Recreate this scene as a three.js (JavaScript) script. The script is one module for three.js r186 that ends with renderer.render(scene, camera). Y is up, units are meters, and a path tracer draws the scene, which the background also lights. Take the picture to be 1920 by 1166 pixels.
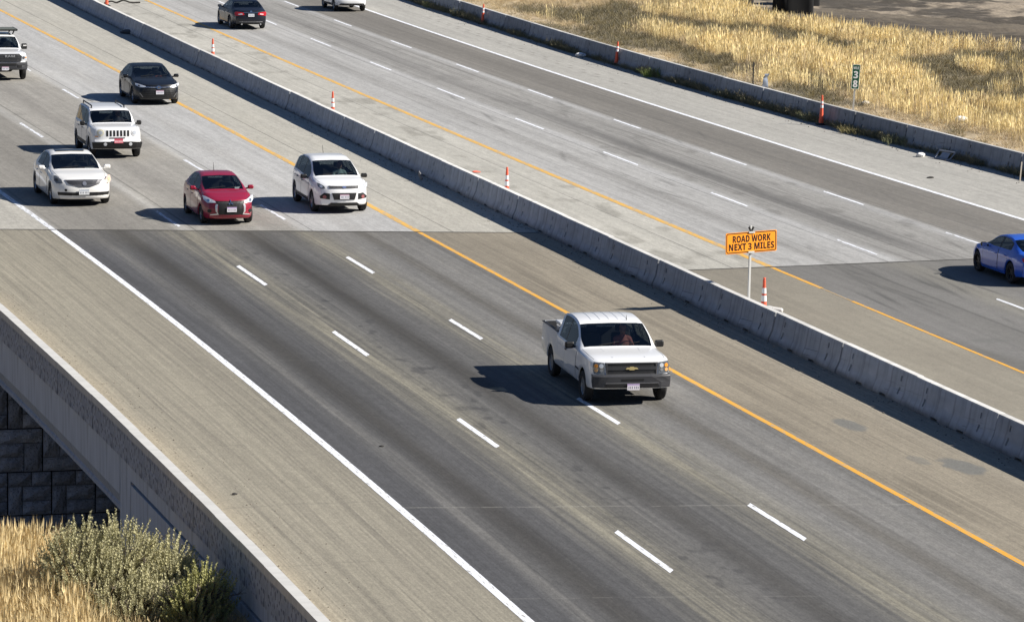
import * as THREE from 'three';
import { mergeGeometries, mergeVertices, toCreasedNormals } from 'three/addons/utils/BufferGeometryUtils.js';
import { RoundedBoxGeometry } from 'three/addons/geometries/RoundedBoxGeometry.js';
import { MarchingCubes } from 'three/addons/objects/MarchingCubes.js';
import { FontLoader } from 'three/addons/loaders/FontLoader.js';
import { TextGeometry } from 'three/addons/geometries/TextGeometry.js';
import { Brush, Evaluator, SUBTRACTION } from 'three-bvh-csg';

// ---------------------------------------------------------------- camera, sky, sun, exposure
const scene = new THREE.Scene();
const camera = new THREE.PerspectiveCamera(9.4626, 1920 / 1166, 1, 9000);
camera.position.set(0, 17.0725, 0);                        // a traffic camera on a tall pole beside the highway
camera.up.set(0.0204, 0.988712, -0.148433);
camera.lookAt(0.261544, 17.0725 - 0.148572, -0.953688);
camera.setViewOffset(1920, 1166, 0, 43, 1920, 1166);

const sunEl = THREE.MathUtils.degToRad(35.3), sunAz = THREE.MathUtils.degToRad(19);
const sunDir = new THREE.Vector3(Math.cos(sunEl) * Math.cos(sunAz), Math.sin(sunEl), Math.cos(sunEl) * Math.sin(sunAz));
{ // clear autumn sky, pale towards the horizon and a little brighter on the sun's side
  const w = 256, hh = 128, d = new Float32Array(w * hh * 4), v = new THREE.Vector3();
  for (let y = 0; y < hh; y++) for (let x = 0; x < w; x++) {
    const el = ((y + 0.5) / hh - 0.5) * Math.PI, az = ((x + 0.5) / w - 0.5) * 2 * Math.PI; v.set(Math.cos(el) * Math.cos(az), Math.sin(el), Math.cos(el) * Math.sin(az));
    const t = Math.pow(Math.min(1, Math.max(0, Math.sin(el))), 0.5), c = Math.max(0, v.dot(sunDir)), glow = 0.35 * Math.pow(c, 3) + 0.5 * Math.pow(c, 24), k = 0.13 * (1 + glow), o = (y * w + x) * 4;
    d[o] = k * (0.62 * (1 - t) + 0.2 * t); d[o + 1] = k * (0.84 * (1 - t) + 0.43 * t); d[o + 2] = k * (1.1 * (1 - t) + 1.05 * t); d[o + 3] = 1;
  }
  const t = new THREE.DataTexture(d, w, hh, THREE.RGBAFormat, THREE.FloatType); t.mapping = THREE.EquirectangularReflectionMapping; t.magFilter = t.minFilter = THREE.LinearFilter; t.wrapS = THREE.RepeatWrapping; t.needsUpdate = true;
  scene.background = t; scene.environment = t;
}
const sun = new THREE.DirectionalLight(new THREE.Color(1.0, 0.945, 0.86), 5.0);
sun.name = 'sun';
sun.position.set(40, 0, -130).addScaledVector(sunDir, 300);
sun.target.position.set(40, 0, -130);
sun.castShadow = true;
sun.shadow.mapSize.set(4096, 4096);
Object.assign(sun.shadow.camera, { left: -130, right: 130, top: 130, bottom: -130, near: 10, far: 700 });
scene.add(sun, sun.target);

const renderer = new THREE.WebGLRenderer({ antialias: true });
renderer.setSize(1024, 621);
renderer.toneMapping = THREE.LinearToneMapping;
renderer.toneMappingExposure = 1.72;
renderer.outputColorSpace = THREE.SRGBColorSpace;
renderer.shadowMap.enabled = true;

// ---------------------------------------------------------------- helpers
let seed = 7;
function rnd() { seed |= 0; seed = (seed + 0x6d2b79f5) | 0; let t = Math.imul(seed ^ (seed >>> 15), 1 | seed); t = (t + Math.imul(t ^ (t >>> 7), 61 | t)) ^ t; return ((t ^ (t >>> 14)) >>> 0) / 4294967296; }
const rr = (a, b) => a + (b - a) * rnd();
const clamp = (v, a, b) => Math.min(b, Math.max(a, v));
const sstep = (a, b, v) => { const t = clamp((v - a) / (b - a), 0, 1); return t * t * (3 - 2 * t); };
const lerp = (a, b, t) => a + (b - a) * t;
const gauss = (d) => Math.exp(-d * d);
function hash(x, y, s) { let h = Math.imul(x, 374761393) + Math.imul(y, 668265263) + Math.imul(s, 2147483647 - 977); h = Math.imul(h ^ (h >>> 13), 1274126177); return ((h ^ (h >>> 16)) >>> 0) / 4294967296; }
function vn(x, y, s = 0) {
  const xi = Math.floor(x), yi = Math.floor(y), fx = x - xi, fy = y - yi, ux = fx * fx * (3 - 2 * fx), uy = fy * fy * (3 - 2 * fy);
  const a = hash(xi, yi, s), b = hash(xi + 1, yi, s), c = hash(xi, yi + 1, s), d = hash(xi + 1, yi + 1, s);
  return a + (b - a) * ux + (c - a) * uy + (a - b - c + d) * ux * uy;
}
const fbm = (x, y, s = 0, o = 3) => { let v = 0, a = 0.5, n = 0; for (let i = 0; i < o; i++) { v += a * vn(x, y, s + i * 17); n += a; x *= 2.03; y *= 2.03; a *= 0.5; } return v / n; };
const used = new Map();
function numbered(name) { const n = used.get(name) ?? 0; used.set(name, n + 1); return n ? `${name}_${String(n).padStart(3, '0')}` : name; }
function tag(o, label, category, group) { o.userData = { ...o.userData, label, category }; if (group) o.userData.group = group; return o; }
function place(o) { o.name = numbered(o.name); scene.add(o); return o; }
function structure(o) { o.userData.kind = 'structure'; return place(o); }
function mesh(name, geo, mat, parent) { const m = new THREE.Mesh(geo, mat); m.name = name; m.castShadow = m.receiveShadow = true; if (parent) parent.add(m); return m; }
function group(name, parent) { const g = new THREE.Group(); g.name = name; if (parent) parent.add(g); return g; }
function merge(list) { const c = list.map((g) => { const k = g.index ? g.toNonIndexed() : g.clone(); for (const n of Object.keys(k.attributes)) if (!['position', 'normal', 'uv'].includes(n)) k.deleteAttribute(n); if (!k.attributes.uv) k.setAttribute('uv', new THREE.BufferAttribute(new Float32Array(k.attributes.position.count * 2), 2)); if (!k.attributes.normal) k.computeVertexNormals(); return k; }); return mergeGeometries(c); }
const lin = (r, g, b) => new THREE.Color().setRGB(r, g, b);
function std(r, g, b, rough = 0.8, metal = 0, extra = {}) { return new THREE.MeshStandardMaterial({ color: lin(r, g, b), roughness: rough, metalness: metal, ...extra }); }
const toS = (v) => { v = clamp(v, 0, 1); return 255 * (v <= 0.0031308 ? v * 12.92 : 1.055 * Math.pow(v, 1 / 2.4) - 0.055); };
function colourTexture(w, h, fn, repeat) {
  const d = new Uint8Array(w * h * 4), c = [0, 0, 0];
  for (let y = 0; y < h; y++) for (let x = 0; x < w; x++) { fn((x + 0.5) / w, (y + 0.5) / h, c, x, y); const o = (y * w + x) * 4; d[o] = toS(c[0]); d[o + 1] = toS(c[1]); d[o + 2] = toS(c[2]); d[o + 3] = 255; }
  const t = new THREE.DataTexture(d, w, h); t.colorSpace = THREE.SRGBColorSpace; t.magFilter = THREE.LinearFilter; t.minFilter = THREE.LinearMipmapLinearFilter; t.generateMipmaps = true; t.anisotropy = 8;
  t.wrapS = t.wrapT = repeat ? THREE.RepeatWrapping : THREE.ClampToEdgeWrapping; t.needsUpdate = true; return t;
}
function greyTexture(w, h, fn) {
  const d = new Uint8Array(w * h * 4);
  for (let y = 0; y < h; y++) for (let x = 0; x < w; x++) { const v = clamp(fn((x + 0.5) / w, (y + 0.5) / h), 0, 1) * 255, o = (y * w + x) * 4; d[o] = d[o + 1] = d[o + 2] = v; d[o + 3] = 255; }
  const t = new THREE.DataTexture(d, w, h); t.magFilter = THREE.LinearFilter; t.minFilter = THREE.LinearMipmapLinearFilter; t.generateMipmaps = true; t.wrapS = t.wrapT = THREE.RepeatWrapping; t.needsUpdate = true; return t;
}
function box(w, h, d, x = 0, y = 0, z = 0, rx = 0, ry = 0, rz = 0) { const g = new THREE.BoxGeometry(w, h, d); if (rx || ry || rz) g.applyMatrix4(new THREE.Matrix4().makeRotationFromEuler(new THREE.Euler(rx, ry, rz))); return g.translate(x, y, z); }
function rbox(w, h, d, r, x = 0, y = 0, z = 0, rx = 0, ry = 0, rz = 0) { const g = new RoundedBoxGeometry(w, h, d, 2, r); if (rx || ry || rz) g.applyMatrix4(new THREE.Matrix4().makeRotationFromEuler(new THREE.Euler(rx, ry, rz))); return g.translate(x, y, z); }
function cyl(r0, r1, h, n, x = 0, y = 0, z = 0, rx = 0, ry = 0, rz = 0) { const g = new THREE.CylinderGeometry(r0, r1, h, n); if (rx || ry || rz) g.applyMatrix4(new THREE.Matrix4().makeRotationFromEuler(new THREE.Euler(rx, ry, rz))); return g.translate(x, y, z); }
function bar(a, b, r0, r1 = r0, n = 8) { const A = new THREE.Vector3(...a), B = new THREE.Vector3(...b), d = B.clone().sub(A), g = new THREE.CylinderGeometry(r1, r0, d.length(), n); g.applyQuaternion(new THREE.Quaternion().setFromUnitVectors(new THREE.Vector3(0, 1, 0), d.normalize())); return g.translate((A.x + B.x) / 2, (A.y + B.y) / 2, (A.z + B.z) / 2); }
// World: x to the right across the highway, y up, the distance d ahead of the camera is -z.
const P = (x, y, d) => new THREE.Vector3(x, y, -d);
// Ground plan of the gently curving highway: quadratic in the distance, straight beyond the surveyed stretch.
function curve(a, b, c, lo, hi) { return (d) => { const e = clamp(d, lo, hi), t = (e - 130) / 50, s = (2 * a * t + b) / 50; return a * t * t + b * t + c + s * (d - e); }; }
const X = {
  par: curve(-1.0629, -3.2325, 11.9544, 66, 104), wn: curve(-0.8943, -2.0781, 17.8811, 70, 132), a: curve(-0.4197, -1.1616, 22.3302, 70, 160), b: curve(-0.2596, -0.7793, 26.3133, 72, 175), yn: curve(-0.1476, -0.5326, 30.157, 70, 220),
  mt: curve(0.0863, -0.5802, 34.4534, 80, 218), yf: curve(0.1353, -0.6104, 39.3174, 92, 228), c: curve(0.2936, -0.9586, 43.72, 104, 210), d: curve(0.3888, -1.3142, 48.1323, 118, 226), wf: curve(0.5621, -1.8765, 52.2356, 122, 220), ft: curve(1.5523, -4.3304, 58.4183, 134, 200),
};
const KNOTS = [[-4.2, (d) => X.par(d) + 0.47], [0, X.wn], [3.95, X.a], [7.75, X.b], [11.45, X.yn], [15.5, (d) => X.mt(d) - 0.23], [16.1, (d) => X.mt(d) + 0.38], [20.3, X.yf], [24.4, X.c], [28.6, X.d], [32.8, X.wf], [37.3, (d) => X.ft(d) - 0.23], [38.2, (d) => X.ft(d) + 0.67]];
function xAt(q, d) { let k = 0; while (k < KNOTS.length - 2 && q > KNOTS[k + 1][0]) k++; const [q0, f0] = KNOTS[k], [q1, f1] = KNOTS[k + 1]; return lerp(f0(d), f1(d), (q - q0) / (q1 - q0)); }
const jointNear = (x) => 124.7 - (x - 16.4) * 0.171, jointFar = (x) => 112.6 + (x - 37.5) * 0.115;
// ---------------------------------------------------------------- pavement
// A strip of pavement between the lateral coordinates q0, q1 (metres across the carriageways) and the distances d0(x), d1(x).
function pavement(name, qs, d0, d1, rows, tex, qr, dr, rough) {
  const pos = [], uv = [], idx = [], n = qs.length;
  for (let r = 0; r <= rows; r++) for (const q of qs) {
    let d = 100; for (let k = 0; k < 4; k++) { const x = xAt(q, d); d = lerp(d0(x), d1(x), r / rows); }
    pos.push(xAt(q, d), 0, -d); uv.push((q - qr[0]) / (qr[1] - qr[0]), (d - dr[0]) / (dr[1] - dr[0]));
  }
  for (let r = 0; r < rows; r++) for (let c = 0; c < n - 1; c++) { const a = r * n + c, b = a + 1, e = a + n, f = e + 1; idx.push(a, b, e, b, f, e); }
  const g = new THREE.BufferGeometry();
  g.setAttribute('position', new THREE.Float32BufferAttribute(pos, 3)); g.setAttribute('uv', new THREE.Float32BufferAttribute(uv, 2)); g.setIndex(idx); g.computeVertexNormals();
  const m = mesh(name, g, new THREE.MeshStandardMaterial({ map: tex, roughness: rough, metalness: 0 }));
  return structure(m);
}
const span = (a, b, n) => Array.from({ length: n + 1 }, (_, i) => lerp(a, b, i / n));
function grain(x, y, s) { return hash(x, y, s) - 0.5; }
const set = (c, r, g, b) => { c[0] = r; c[1] = g; c[2] = b; };
const mixc = (c, r, g, b, t) => { c[0] = lerp(c[0], r, t); c[1] = lerp(c[1], g, t); c[2] = lerp(c[2], b, t); };
// stains with a shape of their own: [q, d, half-length, half-width, strength]
const STAINS = [[13.3, 86.3, 1.05, 0.3, 0.85], [14.0, 80.9, 1.0, 0.4, 0.9], [13.3, 81.8, 0.6, 0.2, 0.5]];
function stains(c, q, d, list, sx) { for (const [sq, sd, l, w, k] of list) { const e = Math.hypot((d - sd) / l, (q - sq) / w) + 0.5 * (fbm(q * 3, d * 3, 91, 2) - 0.5); if (e < 1.1) mixc(c, 0.13, 0.13, 0.12, k * sstep(1.1, 0.75, e)); } }

// near carriageway on the bridge: dark worn lanes, tan shoulders with tined grooves
const texDeckNear = colourTexture(1400, 2048, (u, v, c, px, py) => {
  const q = lerp(-4.4, 16, u), d = lerp(45, 125.5, v);
  const st = fbm(q * 7, d * 0.13, 1, 3) - 0.5, st2 = fbm(q * 26, d * 0.12, 2, 2) - 0.5, bl = fbm(q * 0.9, d * 0.22, 3, 3) - 0.5, fine = fbm(q * 5, d * 5, 4, 2) - 0.5;
  if (q < 0.05) {                                                      // right shoulder
    const near = sstep(-1.6, 0, q), par = sstep(-3.0, -4.1, q + bl * 0.5);
    const gr = Math.pow(fbm(q * 17 + 2 * bl, d * 0.09, 6, 2), 2) * 1.1;
    set(c, 0.272, 0.25, 0.195); mixc(c, 0.175, 0.16, 0.128, clamp(gr * 0.95 + near * 0.3 + bl * 0.5, 0, 1)); mixc(c, 0.4, 0.345, 0.25, par * 0.85);
    const gv = vn(q * 46, d * 0.5, 17) - 0.5, k = 0.93 + 0.2 * bl + 0.24 * st2 * (0.4 + 1.2 * vn(q * 0.8, d * 0.15, 18)) + 0.1 * fine + 0.2 * gv; c[0] *= k; c[1] *= k; c[2] *= k;
  } else if (q > 11.4) {                                               // left shoulder by the median
    set(c, 0.245, 0.215, 0.163); mixc(c, 0.17, 0.148, 0.112, clamp(0.25 + st * 1.6 + bl * 1.4, 0, 1)); mixc(c, 0.31, 0.28, 0.225, sstep(13.6, 15.2, q) * 0.5);
    const end = sstep(108, 122, d); mixc(c, 0.18, 0.16, 0.125, end * 0.5 * sstep(15, 12, q));
    const gv = vn(q * 46, d * 0.5, 17) - 0.5, k = 0.92 + 0.12 * fine + 0.26 * st2 + 0.18 * gv; c[0] *= k; c[1] *= k; c[2] *= k;
  } else {
    const lane = q < 3.95 ? 0 : q < 7.75 ? 1 : 2, lc = [1.95, 5.85, 9.6][lane], o = q - lc;
    const base = [[0.074, 0.075, 0.079], [0.094, 0.094, 0.095], [0.17, 0.169, 0.166]][lane];
    set(c, ...base);
    const dd = sstep(60, 122, d);
    const centre = gauss((o + 0.05 + 0.2 * st) / (lane === 2 ? 0.35 : 0.42));
    mixc(c, [0.04, 0.045, 0.095][lane] * lerp(1.1, 0.85, dd), [0.037, 0.042, 0.088][lane] * lerp(1.1, 0.85, dd), [0.032, 0.037, 0.075][lane] * lerp(1.1, 0.85, dd), centre * (lane === 1 ? lerp(0.6, 0.97, dd) : lane === 0 ? lerp(0.7, 0.85, dd) : 0.7));
    const light = lane === 0 ? gauss((o + 0.8) / 0.26) * 0.42 : lane === 2 ? gauss((o - 0.9) / 0.5) * 0.5 : gauss((o + 0.85) / 0.3) * 0.22;
    mixc(c, 0.19, 0.185, 0.172, clamp(light * (0.8 + st * 1.5), 0, 1));
    if (lane === 0) mixc(c, 0.064, 0.066, 0.073, gauss((q - 0.35) / 0.4) * 0.6);
    for (const e of [3.95, 7.75]) { const w = gauss((q - e - (e > 5 ? 0.02 : -0.05) + 0.2 * st) / 0.66); mixc(c, 0.215, 0.203, 0.162, clamp(w * (0.78 + st * 1.1 + st2 * 0.6), 0, 1)); mixc(c, 0.09, 0.088, 0.075, gauss((q - e - 0.34) / 0.03) * 0.4); }
    mixc(c, 0.075, 0.072, 0.065, gauss((q - 11.2) / 0.14) * 0.5);
    if (lane === 1) mixc(c, 0.04, 0.04, 0.042, clamp(sstep(0.66, 0.82, fbm(q * 2.6, d * 1.5, 9, 2)) * gauss((o + 0.9) / 0.9) * 0.6, 0, 1));
    mixc(c, 0.13, 0.122, 0.105, sstep(117, 124, d) * 0.35);
    const k = 0.86 * (1 + 0.26 * bl + 0.36 * st + 0.1 * fine + 0.3 * st2); c[0] *= k; c[1] *= k * 0.985; c[2] *= k * 0.96;
    for (const [dj, kk] of [[78.6, 0.3], [69.8, 0.12], [98, 0.08]]) mixc(c, 0.3, 0.29, 0.26, gauss((d - dj + q * 0.14 + 0.12 * bl) / 0.045) * kk * (vn(q * 2.5, 3, dj | 0) > 0.35 ? 1 : 0.25));
  }
  { const sh = q < 0.05 || q > 11.4 ? 0.35 : 1, mt = 1 + 0.16 * sh * (vn(q * 9, d * 4, 14) - 0.5) + 0.16 * sh * (vn(q * 19, d * 9, 15) - 0.5) + 0.14 * sh * (vn(q * 30, d * 0.5, 16) - 0.5); c[0] *= mt; c[1] *= mt; c[2] *= mt; }
  for (const [cd, qa, qb, kk, sl] of [[91.5, -3.4, -0.8, 0.35, 0.05], [86.2, -3.9, -1.2, 0.3, -0.04], [79.4, -4, -0.2, 0.4, 0.06], [73.5, -3.8, -1.5, 0.3, 0.03], [97.5, -3.9, -2.2, 0.3, 0], [101.2, 11.8, 15.2, 0.25, 0.05], [92.8, 12.2, 15.3, 0.25, -0.04], [84.1, 11.7, 14.6, 0.3, 0.03], [89.6, 8.2, 11, 0.12, 0.02]]) if (q > qa && q < qb) mixc(c, 0.1, 0.093, 0.078, gauss((d - cd - sl * q - 0.35 * (fbm(q * 1.6, cd, 19, 3) - 0.5)) / 0.03) * kk);
  stains(c, q, d, STAINS);
  const n = 1 + 0.3 * grain(px, py, 12) + 0.2 * grain(px >> 1, py >> 1, 13); c[0] *= n; c[1] *= n; c[2] *= n;
});
// carriageways off the bridge: pale concrete slabs with worn lanes
const texNear = colourTexture(1024, 2048, (u, v, c, px, py) => {
  const q = lerp(-4.4, 16, u), d = lerp(120, 262, v);
  const st = fbm(q * 5, d * 0.1, 21, 3) - 0.5, bl = fbm(q * 0.7, d * 0.12, 22, 3) - 0.5, fine = fbm(q * 4, d * 2.2, 24, 2) - 0.5, diag = fbm(q * 1.6 + d * 0.35, d * 0.9, 25, 2) - 0.5;
  if (q < 0) { set(c, 0.37, 0.355, 0.315); }
  else if (q > 11.4) { set(c, 0.385, 0.37, 0.325); mixc(c, 0.3, 0.285, 0.24, clamp(bl + 0.1, 0, 1)); }
  else {
    const w = [sstep(0.0, 0.3, q) * sstep(4.1, 3.6, q), sstep(3.8, 4.4, q) * sstep(8, 7.4, q), sstep(7.5, 8.2, q)];
    set(c, 0.36, 0.352, 0.33);
    mixc(c, 0.18, 0.168, 0.145, w[0] * 0.8); mixc(c, 0.25, 0.236, 0.208, w[1] * 0.75); mixc(c, 0.375, 0.375, 0.372, w[2] * 0.7);
    mixc(c, 0.135, 0.127, 0.112, w[0] * gauss((q - 2.1) / 0.6) * 0.45); mixc(c, 0.16, 0.15, 0.135, w[1] * gauss((q - 5.5) / 0.55) * 0.4 + w[1] * gauss((q - 6.9) / 0.3) * 0.15); mixc(c, 0.28, 0.27, 0.25, w[2] * gauss((q - 9.5) / 0.4) * 0.35);
    mixc(c, 0.2, 0.19, 0.17, clamp(sstep(0.1, 0.3, diag) * 0.35 * (w[0] + w[1]), 0, 1));
  }
  const k = 0.92 + 0.18 * bl + 0.22 * st + 0.08 * fine; c[0] *= k; c[1] *= k; c[2] *= k;
  for (const e of [4.3, 8.05, 12.6]) mixc(c, 0.07, 0.068, 0.06, gauss((q - e) / 0.022) * 0.75);
  for (const e of [0.3]) mixc(c, 0.1, 0.1, 0.09, gauss((q - e) / 0.03) * 0.4);
  { const mt = 1 + 0.12 * (vn(q * 8, d * 3, 34) - 0.5) + 0.12 * (vn(q * 16, d * 6, 35) - 0.5) + 0.14 * (vn(q * 24, d * 0.4, 36) - 0.5); c[0] *= mt; c[1] *= mt; c[2] *= mt; }
  const sd = ((d + 0.25 * q) % 4.6 + 4.6) % 4.6; mixc(c, 0.2, 0.19, 0.17, gauss((sd - 2.3) / 0.03) * 0.3);
  const n = 1 + 0.26 * grain(px, py, 31) + 0.12 * grain(px >> 1, py >> 1, 33); c[0] *= n; c[1] *= n; c[2] *= n;
});
const SKIDS = []; for (let i = 0; i < 46; i++) SKIDS.push([rr(21.2, 31.5), rr(116, 168), rr(0.6, 2.0), rr(0.05, 0.12), rr(-0.12, 0.25), rr(0.25, 0.6)]);
const texFar = colourTexture(1400, 2048, (u, v, c, px, py) => {
  const q = lerp(15.6, 38.4, u), d = lerp(108, 262, v);
  const st = fbm(q * 5, d * 0.1, 41, 3) - 0.5, bl = fbm(q * 0.6, d * 0.1, 42, 3) - 0.5, fine = fbm(q * 4, d * 2.2, 44, 2) - 0.5, diag = fbm(q * 1.3 - d * 0.12, d * 0.5, 45, 3) - 0.5;
  if (q < 20.3) { set(c, 0.385, 0.372, 0.33); mixc(c, 0.22, 0.21, 0.18, sstep(0.06, 0.3, diag) * 0.6); }
  else if (q > 32.8) { set(c, 0.345, 0.335, 0.305); mixc(c, 0.28, 0.26, 0.23, sstep(36, 37.3, q) * 0.5); for (let i = 0; i < 2; i++) { const fx = q - (34.7 + i * 0.35) - 0.02 * (d - 195), fd = ((d + i * 1.2) % 2.4) - 1.2; if (d > 172 && d < 214) mixc(c, 0.17, 0.16, 0.14, gauss(Math.hypot(fx / 0.1, fd / 0.28)) * 0.7); } }
  else {
    const w1 = sstep(20.3, 20.8, q) * sstep(24.6, 24.1, q), w2 = sstep(24.2, 24.9, q) * sstep(28.8, 28.2, q), w3 = sstep(28.3, 29.1, q);
    set(c, 0.37, 0.368, 0.358);
    mixc(c, 0.335, 0.33, 0.318, w1 * 0.7); mixc(c, 0.225, 0.217, 0.2, w2 * 0.75); mixc(c, 0.15, 0.137, 0.116, w3 * 0.86); mixc(c, 0.1, 0.095, 0.088, clamp((fbm(q * 9, d * 0.06, 47, 3) - 0.52) * 2.6, 0, 1) * (w2 * 0.7 + w1 * 0.35 + w3 * 0.6));
    const near = sstep(190, 118, d);
    mixc(c, 0.075, 0.072, 0.068, w2 * gauss((q - 26.1 - 0.25 * st) / 0.5) * (0.3 + 0.45 * sstep(170, 140, d) * sstep(112, 122, d) + 0.25 * st));
    mixc(c, 0.2, 0.193, 0.18, w1 * gauss((q - 22.4) / 0.4) * 0.45); mixc(c, 0.1, 0.092, 0.08, w3 * gauss((q - 31) / 0.9) * 0.35);
    mixc(c, 0.4, 0.4, 0.4, gauss((q - 24.4) / 0.35) * 0.4 + gauss((q - 28.5) / 0.3) * 0.4);
    mixc(c, 0.13, 0.125, 0.115, sstep(0.08, 0.3, diag) * 0.5 * (w2 + w3 * 0.6 + w1 * 0.3) * (0.5 + near * 0.5));
    for (const [sq, sd, l, w, s, k] of SKIDS) { const t = d - sd; if (Math.abs(t) < l * 1.6) mixc(c, 0.08, 0.078, 0.072, gauss((q - sq - s * t) / w) * gauss(t / l) * k * 0.8); }
  }
  const k = 0.93 + 0.18 * bl + 0.22 * st + 0.08 * fine; c[0] *= k; c[1] *= k; c[2] *= k;
  for (const e of [24.15, 28.95]) mixc(c, 0.06, 0.058, 0.052, gauss((q - e - 0.05 * st) / 0.025) * (0.35 + 0.4 * vn(d * 0.2, e, 3)));
  { const mt = 1 + 0.12 * (vn(q * 8, d * 3, 54) - 0.5) + 0.12 * (vn(q * 16, d * 6, 55) - 0.5) + 0.14 * (vn(q * 24, d * 0.4, 56) - 0.5); c[0] *= mt; c[1] *= mt; c[2] *= mt; }
  mixc(c, 0.09, 0.088, 0.08, gauss((q - 19.1 - 0.1 * st) / 0.022) * 0.7); mixc(c, 0.1, 0.1, 0.09, gauss((q - 22.8) / 0.03) * 0.4 * sstep(165, 150, d));
  mixc(c, 0.1, 0.095, 0.08, gauss((q - 37.25 + 0.1 * bl) / 0.16) * 0.7);
  const n = 1 + 0.24 * grain(px, py, 51) + 0.12 * grain(px >> 1, py >> 1, 53); c[0] *= n; c[1] *= n; c[2] *= n;
});
const SKID2 = []; for (let i = 0; i < 26; i++) SKID2.push([rr(20.9, 25.6), rr(99, 112), rr(0.8, 2.6), rr(0.05, 0.11), rr(-0.06, 0.12), rr(0.35, 0.75)]);
const texDeckFar = colourTexture(1024, 1200, (u, v, c, px, py) => {
  const q = lerp(15.6, 38.4, u), d = lerp(45, 118, v);
  const st = fbm(q * 6, d * 0.12, 61, 3) - 0.5, bl = fbm(q * 0.8, d * 0.2, 62, 3) - 0.5, fine = fbm(q * 4, d * 3, 64, 2) - 0.5;
  if (q < 20.25) { set(c, 0.25, 0.228, 0.18); mixc(c, 0.18, 0.162, 0.128, clamp(0.2 + bl * 1.4 + sstep(104, 113, d) * 0.5, 0, 1)); }
  else if (q > 32.8) set(c, 0.25, 0.23, 0.19);
  else {
    set(c, 0.165, 0.16, 0.15); mixc(c, 0.215, 0.205, 0.175, gauss((q - 24.4) / 0.6)); mixc(c, 0.125, 0.12, 0.108, sstep(20.9, 20.4, q + 0.14 * (d - 97)) * 0.8 + gauss((q - 22.3) / 0.5) * 0.3);
    mixc(c, 0.13, 0.125, 0.115, sstep(104, 112, d) * 0.45); mixc(c, 0.08, 0.077, 0.07, gauss((q - 22.75) / 0.05) * 0.6);
    for (const [sq, sd, l, w, s, k] of SKID2) { const t = d - sd; if (Math.abs(t) < l * 1.7) mixc(c, 0.075, 0.073, 0.068, gauss((q - sq - s * t) / w) * gauss(t / l) * k); }
  }
  stains(c, q, d, [[22.5, 97.3, 1.0, 0.35, 0.7], [21.4, 98.0, 0.5, 0.5, 0.45]]);
  const k = 0.9 + 0.18 * bl + 0.24 * st + 0.1 * fine; c[0] *= k; c[1] *= k; c[2] *= k;
  const n = 1 + 0.26 * grain(px, py, 71); c[0] *= n; c[1] *= n; c[2] *= n;
});
const qNear = [-4.2, ...span(-3.5, 15.5, 24), 15.8], qFar = [15.8, ...span(16.3, 37.3, 26), 38.1];
const deckNear = pavement('bridge_deck', qNear, () => 45, jointNear, 60, texDeckNear, [-4.4, 16], [45, 125.5], 0.85);
const roadNear = pavement('road', qNear, jointNear, () => 420, 90, texNear, [-4.4, 16], [120, 262], 0.88);
const deckFar = pavement('bridge_deck', qFar, () => 45, jointFar, 60, texDeckFar, [15.6, 38.4], [45, 118], 0.85);
const roadFar = pavement('road', qFar, jointFar, () => 420, 90, texFar, [15.6, 38.4], [108, 262], 0.88);

// painted lines, each a strip of its own 4 mm above the pavement
function strip(name, fx, d0, d1, w, mat, parent, y = 0.004, slant = 0) {
  const n = Math.max(2, Math.ceil(Math.abs(d1 - d0) / 3)), pos = [], idx = [], uv = [];
  for (let i = 0; i <= n; i++) { const d = lerp(d0, d1, i / n), x = fx(d), t = (fx(d + 0.5) - fx(d - 0.5)), l = Math.hypot(1, t); for (const s of [-1, 1]) { const nx = (s * w) / 2 / l, nd = (-s * w * t) / 2 / l; pos.push(x + nx, y, -(d + nd + (i === 0 || i === n ? slant * s * w : 0))); uv.push((s + 1) / 2 * w, d); } }
  for (let i = 0; i < n; i++) { const a = i * 2; idx.push(a, a + 1, a + 2, a + 1, a + 3, a + 2); }
  const g = new THREE.BufferGeometry(); g.setAttribute('position', new THREE.Float32BufferAttribute(pos, 3)); g.setAttribute('uv', new THREE.Float32BufferAttribute(uv, 2)); g.setIndex(idx); g.computeVertexNormals();
  return mesh(name, g, mat, parent);
}
const paintTex = (r, g, b, wear, s) => { const t = colourTexture(256, 512, (u, v, c, px, py) => { const e = fbm(u * 9, v * 34, s, 3), w = clamp(sstep(1 - wear, 1 - wear * 0.4, e) + 0.06 * (u < 0.08 || u > 0.92), 0, 1), k = 1 + 0.12 * (fbm(u * 3, v * 6, s + 3, 2) - 0.5) + 0.12 * grain(px, py, s); set(c, lerp(r, 0.3, w) * k, lerp(g, 0.29, w) * k, lerp(b, 0.26, w) * k); }, true); t.repeat.set(1 / 0.24, 1 / 9); return t; };
const paintWhite = new THREE.MeshStandardMaterial({ map: paintTex(0.74, 0.76, 0.8, 0.42, 101), roughness: 0.6 });
const paintWorn = new THREE.MeshStandardMaterial({ map: paintTex(0.66, 0.68, 0.72, 0.5, 105), roughness: 0.7 });
const paintYellow = new THREE.MeshStandardMaterial({ map: paintTex(0.66, 0.34, 0.04, 0.42, 109), roughness: 0.65 });
const paintFaint = new THREE.MeshStandardMaterial({ map: paintTex(0.36, 0.24, 0.1, 0.7, 117), roughness: 0.75 });
const paintPale = new THREE.MeshStandardMaterial({ map: paintTex(0.62, 0.36, 0.075, 0.5, 113), roughness: 0.7 });
const jn = (f) => { let d = 123; for (let i = 0; i < 5; i++) d = jointNear(f(d)); return d; }, jf = (f) => { let d = 113; for (let i = 0; i < 5; i++) d = jointFar(f(d)); return d; };
strip('edge_line', X.wn, 46, jn(X.wn) - 0.1, 0.2, paintWhite, deckNear); strip('edge_line', X.wn, jn(X.wn) + 0.1, 400, 0.2, paintWorn, roadNear);
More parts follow.
